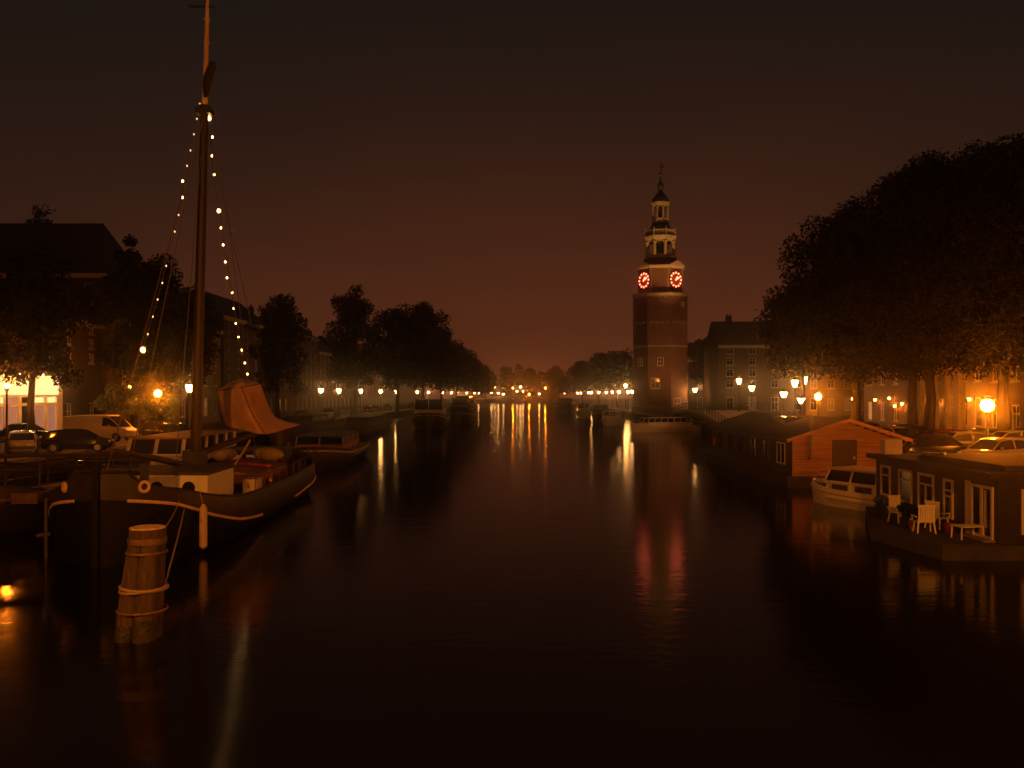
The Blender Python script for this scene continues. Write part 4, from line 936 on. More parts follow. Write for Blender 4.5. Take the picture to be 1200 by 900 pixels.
for sg, rr in ((1,.15),(-1,.13)):
    k = MB(); s = .55; b = hu.hb(s); nrm_ = Vector((sg*.75,-.66,0)); c = Vector((sg*b*.96+sg*.05, s-.03, 2.36))
    k.T = Matrix.Translation(c) @ nrm_.to_track_quat('Y','Z').to_matrix().to_4x4(); k.torus((0,0,0), rr, .055, 'y'); k.build('hawse_ring', M['strake'], ship, smooth=True)
# raised stern bulwark, fore cabin, windlass, hatches
k = MB(); k.box(-1.75,1.95,4.3,7.6,1.0,2.36); k.build('fore_cabin', M['white_paint'], ship, bevel=.05)
k = MB(); k.box(-1.85,2.05,4.22,7.7,2.365,2.45); k.build('cabin_roof', M['grey_roof'], ship, bevel=.04)
for x in (-.9,.2,1.3): MB().loft([[(x+.22*math.cos(2*math.pi*i/14), 4.28+dy, 1.92+.22*math.sin(2*math.pi*i/14)) for i in range(14)] for dy in (0,.03)]).build('porthole', M['glass_dark'], ship)
k = MB(); k.tube([(-.7,1.9,2.75),(.7,1.9,2.75)], .16, 10); k.box(-.75,-.6,1.7,2.1,1.95,2.95); k.box(.6,.75,1.7,2.1,1.95,2.95); k.build('windlass', M['iron'], ship)
k = MB(); k.box(-1.9,1.9,11.0,17.2,1.0,1.72); k.prism([(-2.0,10.9,1.725),(2.0,10.9,1.725),(0,10.9,2.05)], (0,6.4,0)); k.build('cargo_hatch', M['red_deck'], ship)
k = MB(); k.box(-1.5,1.5,18.0,20.6,1.1,2.3); k.build('stern_cabin', M['cedar_dark'], ship, bevel=.04)
k = MB(); k.box(-1.6,1.6,17.9,20.7,2.305,2.4); k.build('stern_cabin_roof', M['grey_roof'], ship)
for x in (-.9, 0, .9):
    MB().box(x-.3,x+.3,17.965,17.992,1.55,2.1).build('stern_cabin_window', M['lit_pane_dim'], ship)
k = MB(); k.box(2.2,2.75,7.9,8.8,1.25,1.85); k.build('deck_box', M['cream_paint'], ship, bevel=.03)
k = MB(); 
pts = [(hu.hb(s)-.18, s, hu.top(s)) for s in (7.2,8.6,10,11.4,12.8,14.2,15.6,17)]
for p in pts: k.tube([p, (p[0],p[1],p[2]+.55)], .02, 6)
k.tube([(p[0],p[1],p[2]+.55) for p in pts], .018, 6); k.build('guard_rail', M['wire'], ship)
# tall mast
mb_, mt_ = SL(228.5, 548, 35.2), SL(243.5, -8, 35.2)
def on_mast(y): 
    u = (548 - y)/556.0; return mb_.lerp(mt_, u)
k = MB(); k.tube([mb_+Vector((0,0,-1.4)), on_mast(470), on_mast(300), on_mast(128)], [.23,.215,.19,.15], 14); k.build('mast', M['mast'], ship, smooth=True)
k = MB(); k.tube([on_mast(128), on_mast(112)], [.13,.12], 12); k.build('mast_band', M['cream_paint'], ship, smooth=True)
k = MB(); k.tube([on_mast(112), on_mast(60), on_mast(8), on_mast(-8)], [.115,.10,.075,.05], 12)
for y in (23,50): k.tube([on_mast(y+.8), on_mast(y-.8)], .13, 10)
k.build('topmast', M['mast_pale'], ship, smooth=True)
k = MB(); k.tube([on_mast(134), on_mast(124)], [.27,.24], 12); k.box(*[v for p in ((on_mast(131).x-.3,on_mast(131).x+.3),(on_mast(131).y-.3,on_mast(131).y+.3),(on_mast(131).z-.12,on_mast(131).z+.12)) for v in p]); k.build('mast_collar', M['iron'], ship)
k = MB(); a = on_mast(8); k.box(a.x-.75,a.x+.30,a.y-.03,a.y+.03,a.z-.05,a.z+.05); k.build('masthead_spar', M['iron'], ship)
k = MB(); a0, a1, a2, a3 = SL(247,70,35), SL(254,74,35.1), SL(248,112,35.1), SL(236,108,35)
k.loft([[SL(x0,y,35.0), SL((x0+x1)/2,y+1,34.82), SL(x1,y+1,35.0), SL((x0+x1)/2,y+1,35.16)] for y, x0, x1 in ((71,247,253),(80,242,253),(90,238,250),(100,237.5,247),(113,238.5,244))]); k.build('furled_flag', M['flag'], ship, smooth=True)
k = MB(); k.box(mb_.x-.42,mb_.x+.42,mb_.y-.35,mb_.y+.35,.95,2.9); k.build('mast_tabernacle', M['iron'], ship, bevel=.04)
# boom, gaff and bowsprit
k = MB(); k.tube([mb_+Vector((0,.4,.55)), SL(312,503,41.5), SL(352,494,47.0)], [.13,.15,.09], 10); k.build('boom', M['mast'], ship, smooth=True)
k = MB(); k.tube([SL(132,528,27.5), SL(180,537,30.5), SL(222,546,34.2)], [.08,.12,.13], 10); k.build('bowsprit', M['mast'], ship, smooth=True)
k = MB(); k.tube([SL(268,555,37), SL(284,531,38.5), SL(293,516,39.5)], [.05,.05,.05], 8); k.build('boom_crutch', M['mast_pale'], ship)
# standing rigging
k = MB()
for a, b in ((on_mast(132), SL(125,552,25.9)), (on_mast(132), SL(205,556,34)), (on_mast(132), SL(302,541,40)), (on_mast(132), SL(330,540,43)), (on_mast(60), SL(300,510,47.4)), (on_mast(132), SL(150,556,31))):
    k.tube([a, a.lerp(b,.5), b], .017, 5)
k.build('rigging', M['wire'], ship)
# sail cloth hoisted over the boom: two bulging panels either side of a seam
def curve(pts, n):
    pts = [Vector(p) for p in pts]; out = []
    for i in range(n+1):
        u = i/n*(len(pts)-1); j = min(int(u), len(pts)-2); f = u-j
        p0, p1, p2, p3 = pts[max(j-1,0)], pts[j], pts[j+1], pts[min(j+2,len(pts)-1)]
        out.append(.5*((2*p1)+(-p0+p2)*f+(2*p0-5*p1+4*p2-p3)*f*f+(-p0+3*p1-3*p2+p3)*f**3))
    return out
n = 16
le = curve([P(254.5,458,39.6),P(257.5,472,39.4),P(261,486,39.2),P(265,500,39.0)], n)
sm = curve([P(284,454,38.6),P(288,466,38.3),P(296,485,38.2),P(311,509,38.6)], n)
ri = curve([P(305,450,40.6),P(312,470,41.0),P(324,490,41.6),P(352,498,43.0)], n)
rows = []
for i in range(n+1):
    q = curve([le[i], (le[i]*.5+sm[i]*.5)+Vector((0,-.12,0)), sm[i], (sm[i]*.5+ri[i]*.5)+Vector((0,-.05,-.02)), ri[i]], 14)
    rows.append(q)
cl = MB(); cl.loft(rows, False)
hood = [le[0], (le[0]*.5+sm[0]*.5)+Vector((0,-.1,0)), sm[0], (sm[0]+ri[0])*.5, ri[0]]
ap_ = [P(266,450.5,39.9), P(274,446,40.0), P(283,443,40.1), P(295,446,40.4), P(305,449.8,40.65)]
cl.loft([hood, ap_], False)
for i in range(len(cl.V)): cl.V[i] = tuple(SM @ Vector(cl.V[i]))
sc = cl.build('sail_cloth', M['sail'], ship, smooth=True)
so = sc.modifiers.new('thick', 'SOLIDIFY'); so.thickness = .03
k = MB(); k.tube([SM @ (p + Vector((0,-.05,0))) for p in hood], .035, 6); k.tube([SM @ (p + Vector((0,-.04,0))) for p in sm], .022, 5); k.build('sail_rope', M['wire'], ship)
# loose things on the barge
for i, (a, b, rr, lb) in enumerate([((252,541,40.5),(276,524,42.5),.30,'yellow green tarp bundle left of the sail crutch on the barge deck'),((298,534,42),(332,541,40.6),.32,'yellow green tarp bundle right of the sail crutch on the barge deck')]):
    A, B = P(*a), P(*b); A.z = B.z = 2.25 if i == 0 else 2.3; k = MB(); m_ = (A+B)/2
    pts = [A, A.lerp(B,.12), A.lerp(B,.35), A.lerp(B,.6), A.lerp(B,.88), B]
    k.tube([p - m_ for p in pts], [.05,rr*.8,rr,rr*1.05,rr*.7,.05], 10)
    o = k.build('tarp_bundle', M['yellow_tarp'], None, m_, smooth=True); tag(o, lb, 'tarp', 'tarp bundles on the barge deck')
A, B = P(283,548,39.0), P(315,551,37.6); A.z = B.z = 2.02; k = MB(); u = (B-A).normalized(); v_ = Vector((-u.y,u.x,0))*.14
k.prism([A-v_, B-v_, B+v_, A+v_], (0,0,.08)); tag(k.build('red_plank', M['red_paint']), 'red painted plank lying on the barge hatch', 'plank')
def fender_thing(name, label, cat, p, h, r, m, m2=None):
    t = thing(name, label, cat, p)
    k = MB(); k.lathe([(r*.3,0),(r,.06*h),(r,.9*h),(r*.35,h)], 10); k.build('body', m, t, smooth=True)
    if m2:
        for j in (.25,.6): 
            q = MB(); q.lathe([(r+.008,h*j),(r+.008,h*(j+.14))], 10); q.build('stripe', m2, t)
    q = MB(); q.tube([(0,0,h*.95),(-.12,0,h+.45)], .015, 5); q.build('line', M['rope'], t)
    return t
p = P(317.5,571,36.0); fender_thing('striped_marker', 'red and white striped marker hanging on the barge rail', 'marker', p, .45, .07, M['red_paint'], M['white_paint'])
p = P(238.5,641,27.7); p.z = .18; p.x = -10.02; fender_thing('pole_fender', 'long pale wooden fender hanging from the barge bow', 'fender', p, 1.45, .13, M['mast_pale'])

# string lights: cable with bulbs
def light_string(name, label, pts, bright, sags=None):
    b0 = pts[0]; t = thing(name, label, 'string lights', (b0.x, b0.y, b0.z))
    k = MB(); k.tube([p - b0 for p in pts], .012, 5); k.build('cable', M['wire'], t)
    for i, p in enumerate(pts):
        if i in bright and bright[i] == 0: continue
        q = bright.get(i, 1)
        MB().ball(p - b0 + Vector((0,0,-.06)), {1:.045, 2:.085, .5:.032}[q], 8, 6, (1,1,1.2)).build('bulb', M['bulb'] if q == 1 else M['bulb_big'] if q == 2 else M['bulb_dim'], t, smooth=True)
    return t
def along(pxs, y0, d0, y1, d1): return [P(x, y, d0 + (d1-d0)*(y-y0)/(y1-y0)) for x, y in pxs]
lft = [(234,120),(230.5,137.5),(227,155.5),(223,174.5),(219,192.5),(214,210.5),(213.5,229.5),(209,250),(204.5,269.5),(194.5,309.5),(190,329.5),(184.5,349),(179,369),(173,389.5),(167.5,408),(157,430),(152,451),(125,552)]
light_string('light_string', 'string of small bulbs on the forestay left of the mast', along(lft, 120, 35.2, 552, 25.8), {0:.5,1:.5,2:.5,3:.5,4:.5,7:.5,8:.5,9:.5,10:.5,11:.5,12:.5,13:.5,14:2,15:0,16:1,17:0})
rgt = [(243,130),(245,137),(249,159),(248,181),(251,203),(256.5,245.5),(259,265.5),(261.5,285.5),(264,305.5),(266,324),(272,341.5),(274,360),(276.5,377.5),(279.5,393.5),(283,409),(287,424),(290,437),(300,480)]
light_string('light_string', 'string of bright bulbs sagging down right of the mast', along(rgt, 130, 35.2, 480, 44), {0:0,1:2,5:2,17:0})

# --- mooring dolphin in the foreground
mx_, my_ = P(164,748,18.2).x, 18.2
dol = thing('mooring_post', 'thick bundled wooden mooring post with pale top in the water at left', 'mooring post', (mx_, my_, 0))
sep_ = 0
tops = [(-.15,-.10),(.13,-.14),(.02,.15),(.17,.10),(-.16,.12)]
for i, (tx, ty) in enumerate(tops):
    bx_, by_ = tx*1.5 - .03, ty*1.6
    lean_ = Vector((.17,0,0)); r0 = .23 if i < 2 else .20
    pb = Vector((bx_-.06, by_, -.6)); ptp = Vector((tx, ty, 2.20)) + lean_
    k = MB(); w_ = pb.lerp(ptp, .33 + .05*(i%2))
    k.tube([w_, pb.lerp(ptp,.5), pb.lerp(ptp,.75), ptp], [r0*1.02,r0,r0*.94,r0*.82], 14); po = k.build('pile', M['pile'], dol, smooth=True)
    k = MB(); k.tube([pb, w_], [r0*1.0,r0*1.0], 14); k.build('wet_foot', M['pile_wet'], po, smooth=True)
def ring_at(z, r, th, nm, m, tilt=0.0):
    k = MB(); cx_ = .17*(z+.6)/2.8 - .03*(1-(z/2.2)); k.T = Matrix.Translation((cx_,0,z)) @ Matrix.Rotation(tilt,4,'Y'); k.torus((0,0,0), r, th, 'z', 22, 6); k.build(nm, m, dol, smooth=True)
k = MB(); k.lathe([(.37,2.16),(.375,2.2),(.375,2.345)], 20, (.165,0,0)); k.build('cap_ring', M['pile'], dol, smooth=True)
k = MB(); k.lathe([(.365,2.348),(.36,2.37),(.30,2.385)], 20, (.165,0,0)); k.build('top_cap', M['pile_cap'], dol, smooth=True)
k = MB(); k.lathe([(.385,2.02),(.395,2.04),(.395,2.155),(.38,2.158)], 20, (.155,0,0), cap=False); k.build('collar', M['band'], dol, smooth=True)
ring_at(1.84, .40, .03, 'iron_band', M['band']); ring_at(1.10, .47, .035, 'rope_turn', M['rope'], R(4)); ring_at(1.06, .475, .03, 'rope_turn', M['rope'], R(-5)); ring_at(.62, .50, .028, 'iron_band', M['band'])
A = Vector((mx_+.56, my_-.1, 1.12)); B = P(219,583,29.2); mid = A.lerp(B,.5)+Vector((0,0,-.10))
k = MB(); k.tube([p - A for p in curve([A, mid, B], 12)], .022, 6); tag(k.build('mooring_rope', M['rope'], None, A), 'mooring rope from the thick post up to the barge bow', 'rope', 'mooring ropes')
A = Vector((mx_+.42, my_, 2.2)); B = P(213,580,28.9); k = MB(); k.tube([p - A for p in curve([A, A.lerp(B,.5)+Vector((0,0,-.12)), B], 12)], .018, 6)
tag(k.build('mooring_rope', M['rope'], None, A), 'second mooring rope from the top of the thick post to the barge', 'rope', 'mooring ropes')
# slim pole in the water at the far left
p = P(54,652,27.0); t = thing('mooring_pole', 'slim mooring pole with crosspiece in the dark water at far left', 'mooring pole', (p.x, 27.0, 0))
k = MB(); k.tube([(0,0,-.6),(0,0,1.9)], [.07,.06], 8); k.build('pole', M['pile_wet'], t); k = MB(); k.tube([(-.3,0,.72),(.14,0,.78)], .06, 8); k.build('crosspiece', M['pile'], t)

# --- dark flat barge behind it at far left
h2 = Hull(24, 5.0, [(0,1.9),(3,1.35),(20,1.2),(24,1.5)], .2, .15)
b2 = thing('flat_barge', 'low dark barge with spars and rails at the far left', 'barge', (-20.0, 31.0, 0), R(1.5))
h2.build(b2, M['hull_brown'], M['deck'], M['band'], [(0,1.35),(3,1.0),(20,.85),(24,1.1)])
for i, (a, b, r_) in enumerate([((-3.0,3.0,2.75),(3.6,5.2,2.62),.09),((-2.6,5.5,2.3),(3.2,2.8,2.25),.08),((-2.0,8,2.0),(2.6,9,2.3),.08)]):
    k = MB(); k.tube([a, b], [r_, r_*.8], 8); k.build('spar', M['mast'], b2)
for y in (2.5, 5.5, 9):
    k = MB()
    for x in (-1.5, 1.5): k.tube([(x,y,1.0),(x,y,2.65)], .05, 6)
    k.tube([(-1.6,y,2.2),(1.6,y,2.2)], .04, 6); k.build('spar_rack', M['iron'], b2)
k = MB(); k.box(-1.6,1.6,11,19,.9,1.9); k.build('deckhouse', M['cedar_dark'], b2, bevel=.05)
k = MB(); k.box(-1.75,1.75,10.9,19.1,1.905,2.0); k.build('deckhouse_roof', M['felt'], b2)
k = MB(); k.box(1.2,2.3,.8,3.4,1.1,1.5); k.build('crate_deck', M['deck'], b2)

# --- generic cruisers
def cruiser(name, label, loc, rz, L, B, free, cab, hullm, group=None, cabm=None, roofm=None, win=3, glass=None, roof_over=.12, strake=True, cat='boat', flare=.8, bow=.4, fr=.05):
    """cab = (y0, y1, halfwidth, height)"""
    t = thing(name, label, cat, loc, rz, group)
    h = Hull(L, B, [(0,free*1.45),(L*.3,free*1.1),(L*.75,free),(L,free*1.05)], bow, .06, 1.8, 3.0, .82, flare)
    h.build(t, hullm, M['deck'], M['strake'] if strake else M['black_paint'], [(0,free*1.28),(L*.3,free*.93),(L*.75,free*.84),(L,free*.88)], deck_drop=.12, inset=.1)
    y0, y1, hw, ch = cab; zb = free*.85; zt = free + ch; cabm = cabm or M['white_paint']
    k = MB(); k.loft([[(-hw,y0+(.35*ch if z > zb+.5*ch else 0),z),(hw,y0+(.35*ch if z > zb+.5*ch else 0),z),(hw,y1,z),(-hw,y1,z)] for z in (zb, free+ch*.45)]); k.build('cabin', cabm, t)
    zl, zh = free+ch*.45, zt
    g = glass or M['glass_dark']
    # glazed band with posts
    yy0, yy1 = y0+.12, y1; sl = .28*ch
    k = MB(); k.loft([[(-hw+.05,yy0+.03,zl),(hw-.05,yy0+.03,zl),(hw-.05,yy1-.03,zl),(-hw+.05,yy1-.03,zl)],[(-hw+.1,yy0+sl+.03,zh),(hw-.1,yy0+sl+.03,zh),(hw-.1,yy1-.03,zh),(-hw+.1,yy1-.03,zh)]]); k.build('cabin_glass', g, t)
    k = MB()
    for x in (-1, 0, 1): k.tube([(x*(hw-.03),yy0,zl),(x*(hw-.08),yy0+sl,zh)], fr, 5); k.tube([(x*(hw-.03),yy1,zl),(x*(hw-.08),yy1,zh)], fr, 5)
    for sg in (-1, 1):
        for i in range(1, win): f = i/win; k.tube([(sg*(hw-.03),yy0+(yy1-yy0)*f,zl),(sg*(hw-.08),yy0+sl+(yy1-yy0-sl)*f,zh)], fr, 5)
        k.tube([(sg*(hw-.02),yy0,zl),(sg*(hw-.02),yy1,zl)], fr, 5)
    k.tube([(-hw+.02,yy0,zl),(hw-.02,yy0,zl)], fr, 5); k.build('window_frame', cabm, t)
    k = MB(); k.box(-hw-roof_over+.08,hw+roof_over-.08,yy0+sl-roof_over,yy1+roof_over,zh+.003,zh+.1); k.build('cabin_roof', roofm or cabm, t, bevel=.03)
    k = MB(); pts = []
    for sg in (-1, 1):
        ps = [(sg*max(.05,h.hb(s)-.12), s, h.top(s)) for s in (L*.03,L*.12,L*.22,L*.32)]
        for p in ps: k.tube([p,(p[0],p[1],p[2]+.45)], .016, 5)
        k.tube([(p[0],p[1],p[2]+.45) for p in ps], .014, 5)
    k.build('bow_rail', M['chrome'], t)
    return t
# white glazed boat between the barge and the left quay
cb = cruiser('canal_boat', 'pale cabin boat with square windows between the barge and the quay', (-18.2, 36.0, 0), R(2), 21, 3.7, 1.35, (8, 17.5, 1.45, 1.50), M['hull_dark'], cabm=M['white_paint'], roofm=M['cedar'], win=5, glass=None, fr=.10)
# moored boats on the left
GB, GBR = 'boats moored along the left quay', 'boats moored on the right'
cruiser('canal_boat', 'dark round bowed barge with a pale orange lit deckhouse behind the sailing barge', (-13.6, 57.0, 0), R(3), 17, 4.6, 1.1, (4.0, 13.0, 1.7, 1.0), M['hull_dark'], GB, cabm=M['cedar'], roofm=M['felt'], bow=.25)
cruiser('canal_boat', 'long dark barge on the left, beyond the orange lit deckhouse', (-21.2, 109.0, 0), R(1), 30, 4.6, 1.2, (9, 25, 1.6, .8), M['hull_dark'], GB, cabm=M['cedar_dark'], roofm=M['felt'], bow=.2, strake=False)
cruiser('canal_boat', 'dark barge moored inside the long dark barge at left', (-22.8, 84.0, 0), R(1), 24, 4.6, 1.7, (7, 20, 1.6, 1.2), M['hull_brown'], GB, cabm=M['cedar_dark'], roofm=M['felt'], bow=.2, strake=False)
cruiser('canal_boat', 'moored boat with pale front and dark canopy in the left row', (-12.3, 124.0, 0), R(2), 20, 5.2, 1.7, (2.2, 14, 2.1, 2.6), M['hull_dark'], GB, cabm=M['cream_paint'], roofm=M['felt'], bow=.22, win=5)
cruiser('canal_boat', 'dark barge beside the pale fronted boat on the canal side', (-9.5, 150.0, 0), R(0), 20, 4.8, 1.5, (6, 16, 1.6, 1.3), M['hull_dark'], GB, cabm=M['cedar_dark'], roofm=M['felt'], bow=.22)
cruiser('canal_boat', 'dark moored barge, left of the canal end on the left side', (-12.0, 185.0, 0), R(-1), 24, 5.0, 2.2, (7, 18, 1.8, 2.0), M['hull_brown'], GB, cabm=M['cedar_dark'], roofm=M['felt'], bow=.22)
cruiser('canal_boat', 'farthest dark moored barge on the left side', (-13.5, 225.0, 0), R(-1), 30, 5.0, 2.4, (7, 24, 1.8, 2.2), M['hull_dark'], GB, cabm=M['cedar_dark'], roofm=M['felt'], bow=.22)
# right side
cruiser('tour_boat', 'long low pale tour boat lying across in front of the clock tower', (16.2, 116.0, 0), R(-66), 10.8, 3.0, .85, (1.8, 9.3, 1.2, 1.05), M['white_paint'], GBR, cabm=M['white_paint'], win=7, roofm=M['cream_paint'])
cruiser('canal_boat', 'small white cruiser just left of the tour boat', (15.4, 139.0, 0), R(-20), 8, 2.8, 1.0, (2, 6, 1.1, 1.3), M['white_paint'], GBR, roofm=M['cream_paint'])
cruiser('canal_boat', 'dark covered cruiser behind the small white cruiser', (16.5, 158.0, 0), R(-6), 12, 3.6, 1.4, (2, 9, 1.4, 1.7), M['hull_dark'], GBR, cabm=M['cedar_dark'], roofm=M['felt'])
cruiser('canal_boat', 'pale cruiser left of the clock tower, right of the far barges', (15.5, 183.0, 0), R(-4), 11, 3.4, 1.3, (2, 8, 1.3, 1.8), M['cream_paint'], GBR, roofm=M['felt'])
cruiser('canal_boat', 'far dark barge on the right side near the end of the canal', (15.0, 230.0, 0), R(0), 24, 5, 2.0, (6, 18, 1.8, 2.0), M['hull_dark'], GBR, cabm=M['cedar_dark'], roofm=M['felt'])
cruiser('canal_boat', 'dark barge moored right of the tour boat', (29.5, 108.0, 0), R(4), 20, 4.4, 1.5, (5, 15, 1.5, 1.3), M['hull_dark'], GBR, cabm=M['cedar_dark'], roofm=M['felt'])
cruiser('canal_boat', 'small dark boat behind the far end of the wooden houseboat', (21.0, 75.0, 0), R(-4), 11, 3.2, 1.1, (3, 8.5, 1.2, 1.2), M['hull_dark'], GBR, cabm=M['render_pale'], roofm=M['felt'])
mbt = cruiser('motor_boat', 'white motor cruiser moored between the two houseboats', (14.75, 41.6, 0), R(207), 5.8, 2.4, .72, (1.4, 4.4, .98, 1.0), M['white_paint'], None, roofm=M['cream_paint'], flare=.72, win=2, cat='motor boat')
for y in (1.9, 3.2):
    f = MB(); x = .985
    for a, b, c, d in ((y,y+.07,.74,1.13),(y+1.0,y+1.07,.74,1.13),(y+.07,y+1.0,.74,.80),(y+.07,y+1.0,1.07,1.13)): f.box(x,x+.03,a,b,c,d)
    fo = f.build('side_window', M['cream_paint'], mbt); MB().box(x,x+.012,y+.075,y+.995,.805,1.065).build('pane', M['door_dark'], fo)
k = MB()
for sy in (4.75,5.45): k.tube([(1.0,sy,.72),(.95,5.1+(sy-5.1)*.4,1.45)], .035, 6)
k.tube([(.98,4.87,1.0),(.98,5.33,1.0)], .03, 6); k.tube([(.95,4.95,1.45),(.95,5.25,1.45)], .03, 6); k.build('boarding_ladder', M['white_paint'], mbt)

# --- wooden houseboat with gable
hx0, hy0, hw_, hl_ = 15.7, 47.8, 6.1, 19.0
hb = thing('wooden_houseboat', 'long houseboat with orange lit wooden plank gable and dark door', 'houseboat', (hx0, hy0, 0), R(0))
k = MB(); k.prism([(-.45,-.55,-.4),(hw_+.3,-.55,-.4),(hw_+.3,hl_+.6,-.4),(-.45,hl_+.6,-.4)], (0,0,1.02)); k.build('float', M['raft'], hb, bevel=.05)
ez, rz_ = 2.72, 3.72; mid_ = hw_/2
def gtop(x): return ez + (rz_-ez)*(1-abs(x-mid_)/mid_)
dx0, dx1, dzt = 2.15, 3.65, 2.62
pl = MB(); z = .63
while z < rz_-.05:
    z2 = min(z+.155, rz_-.02)
    for a, b in ([(0,dx0),(dx1,hw_)] if z < dzt-.02 else [(0,hw_)]):
        zz1 = z2-.012
        if zz1 > ez:
            ins = (zz1-ez)/(rz_-ez)*mid_; a, b = max(a, ins), min(b, hw_-ins)
        if b - a > .05: pl.box(a, b, -.05, .02, z, zz1)
    z = z2
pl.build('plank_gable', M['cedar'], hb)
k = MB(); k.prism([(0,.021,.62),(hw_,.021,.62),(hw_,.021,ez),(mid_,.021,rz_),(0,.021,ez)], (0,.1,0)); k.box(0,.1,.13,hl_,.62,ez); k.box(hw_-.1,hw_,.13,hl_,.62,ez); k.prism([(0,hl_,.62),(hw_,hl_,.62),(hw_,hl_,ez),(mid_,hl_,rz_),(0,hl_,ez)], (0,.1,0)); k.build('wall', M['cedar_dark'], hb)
dd = MB().box(dx0+.05, dx1-.05, -.04, .02, .63, dzt-.02).build('door', M['door_dark'], hb); MB().box(dx1-.25,dx1-.15,-.075,-.042,1.55,1.7).build('handle', M['chrome'], dd)
k = MB(); k.box(dx0,dx0+.05,-.07,.02,.63,dzt); k.box(dx1-.05,dx1,-.07,.02,.63,dzt); k.build('door_frame', M['cedar'], hb)
rf = MB()
for sg in (-1, 1):
    A = Vector((mid_, -.4, rz_+.03)); Bv = Vector((mid_+sg*(mid_+.45), -.4, ez-.12)); rf.prism([A, Bv, Bv+Vector((0,0,.1)), A+Vector((0,0,.1))], (0,hl_+.8,0))
ro = rf.build('roof', M['felt'], hb)
vb = MB()
for sg in (-1, 1):
    A = Vector((mid_, -.46, rz_-.06)); Bv = Vector((mid_+sg*(mid_+.45), -.46, ez-.21)); vb.prism([A, Bv, Bv+Vector((0,0,.2)), A+Vector((0,0,.2))], (0,.055,0))
vb.build('barge_board', M['cedar'], ro)
k = MB(); k.box(1.5,2.9,6,9,3.0,3.75); k.build('skylight', M['glass_dark'], ro)
k = MB(); k.tube([(.95,-.30,1.75),(.95,-.30,3.95)], .09, 10); k.tube([(.95,-.30,1.75),(.95,-.03,1.6)], .09, 10); k.lathe([(.15,0),(.03,.14)], 10, (.95,-.30,3.97)); k.build('stove_pipe', M['concrete'], hb)
MB().box(hw_+.02-.9, hw_-.3, -.10, -.055, 1.9, 2.05).build('wall_vent', M['door_dark'], hb)
for i in range(6):
    y = 1.2 + i*2.9; wf = MB(); wf.box(-.05,-.003,y,y+1.5,1.15,1.22); wf.box(-.05,-.003,y,y+1.5,2.33,2.4); 
    for q in (0,.72,1.43): wf.box(-.05,-.003,y+q,y+q+.07,1.22,2.33)
    fo = wf.build('window', M['cedar_dark'] if i else M['cream_paint'], hb); MB().box(-.02,-.004,y+.08,y+1.42,1.225,2.325).build('pane', M['glass_dark'], fo)
k = MB(); k.torus((0,0,0), .26, .08, 'x', 18, 8); tag(k.build('life_buoy', M['red_paint'], None, (hx0-.13, hy0+17.9, 1.55)), 'orange life buoy on the far end of the wooden houseboat', 'life buoy')

# --- black houseboat with terrace
kx0, ky0, kw, kl = 15.35, 27.0, 5.2, 8.8      # wall plane x = kx0
kb = thing('black_houseboat', 'black flat roofed houseboat with pale framed windows and a terrace at right', 'houseboat', (kx0, ky0, 0))
k = MB(); k.prism([(-1.9,-.35,-.4),(kw+.2,-.35,-.4),(kw+.2,kl+.3,-.4),(-.4,kl+.3,-.4),(-2.5,3.6,-.4)], (0,0,.86)); k.build('raft', M['raft'], kb, bevel=.04)
k = MB(); k.prism([(-1.85,-.30,.463),(-.01,-.30,.463),(-.01,kl,.463),(-.35,kl,.463),(-2.42,3.6,.463)], (0,0,.03)); k.build('terrace_deck', M['raft'], kb)
wz0, wz1 = .47, 2.55
wins = [(7.5,8.4,1.05,2.28),(5.65,6.75,.98,2.26),(3.95,5.15,.94,2.26),(2.6,3.25,.85,2.22)]  # y0,y1,z0,z1 on the canal wall
door_y = (.14, 1.42, .52, 2.24)
bd = MB(); bd.box(0,.1,0,kl,wz0,wz1); bd.box(.1,kw,0,.1,wz0,wz1); bd.box(.1,kw,kl-.1,kl,wz0,wz1); bd.box(kw-.1,kw,.1,kl-.1,wz0,wz1)
y = .05
while y < kl: bd.box(-.022,-.003,y,y+.17,wz0,wz1-.02); y += .185
bd.build('wall', M['hull_dark'], kb)
k = MB(); k.box(-.35,kw+.2,-.25,kl+.25,wz1+.003,wz1+.16); k.box(.6,kw-.4,.6,kl-2.5,wz1+.163,wz1+.34); k.build('roof', M['felt'], kb, bevel=.02)
k = MB(); k.box(-.375,-.353,-.27,kl+.27,wz1-.02,wz1+.175); k.box(-.35,kw+.2,-.275,-.253,wz1-.02,wz1+.175); k.build('roof_fascia', M['hull_brown'], kb)
for i, (a, b, c, d) in enumerate(wins):
    f = MB(); x0, x1 = -.085, -.025; q = .085
    f.box(x0,x1,a,a+q,c,d); f.box(x0,x1,b-q,b,c,d); f.box(x0,x1,a+q,b-q,c,c+q); f.box(x0,x1,a+q,b-q,d-q,d); f.box(x0,x1,a+q,b-q,d-.42,d-.36)
    if i == 3: f.box(x0,x1,a+q,b-q,c+.75,c+.81)
    if i == 2: f.box(x0,x1,(a+b)/2-.03,(a+b)/2+.03,c+q,d-.42)
    fo = f.build('window', M['cream_paint'], kb); MB().box(-.04,-.026,a+q+.003,b-q-.003,c+q+.003,d-q-.003).build('pane', M['glass_dark'], fo)
a, b, c, d = door_y; f = MB(); x0, x1 = -.09, -.025; q = .09; m2 = (a+b)/2
for e0, e1 in ((a,a+q),(b-q,b),(m2-.07,m2+.07)): f.box(x0,x1,e0,e1,c,d)
for e0, e1 in ((a+q,m2-.07),(m2+.07,b-q)): f.box(x0,x1,e0,e1,c,c+.12); f.box(x0,x1,e0,e1,d-q,d)
fo = f.build('glass_door', M['cream_paint'], kb)
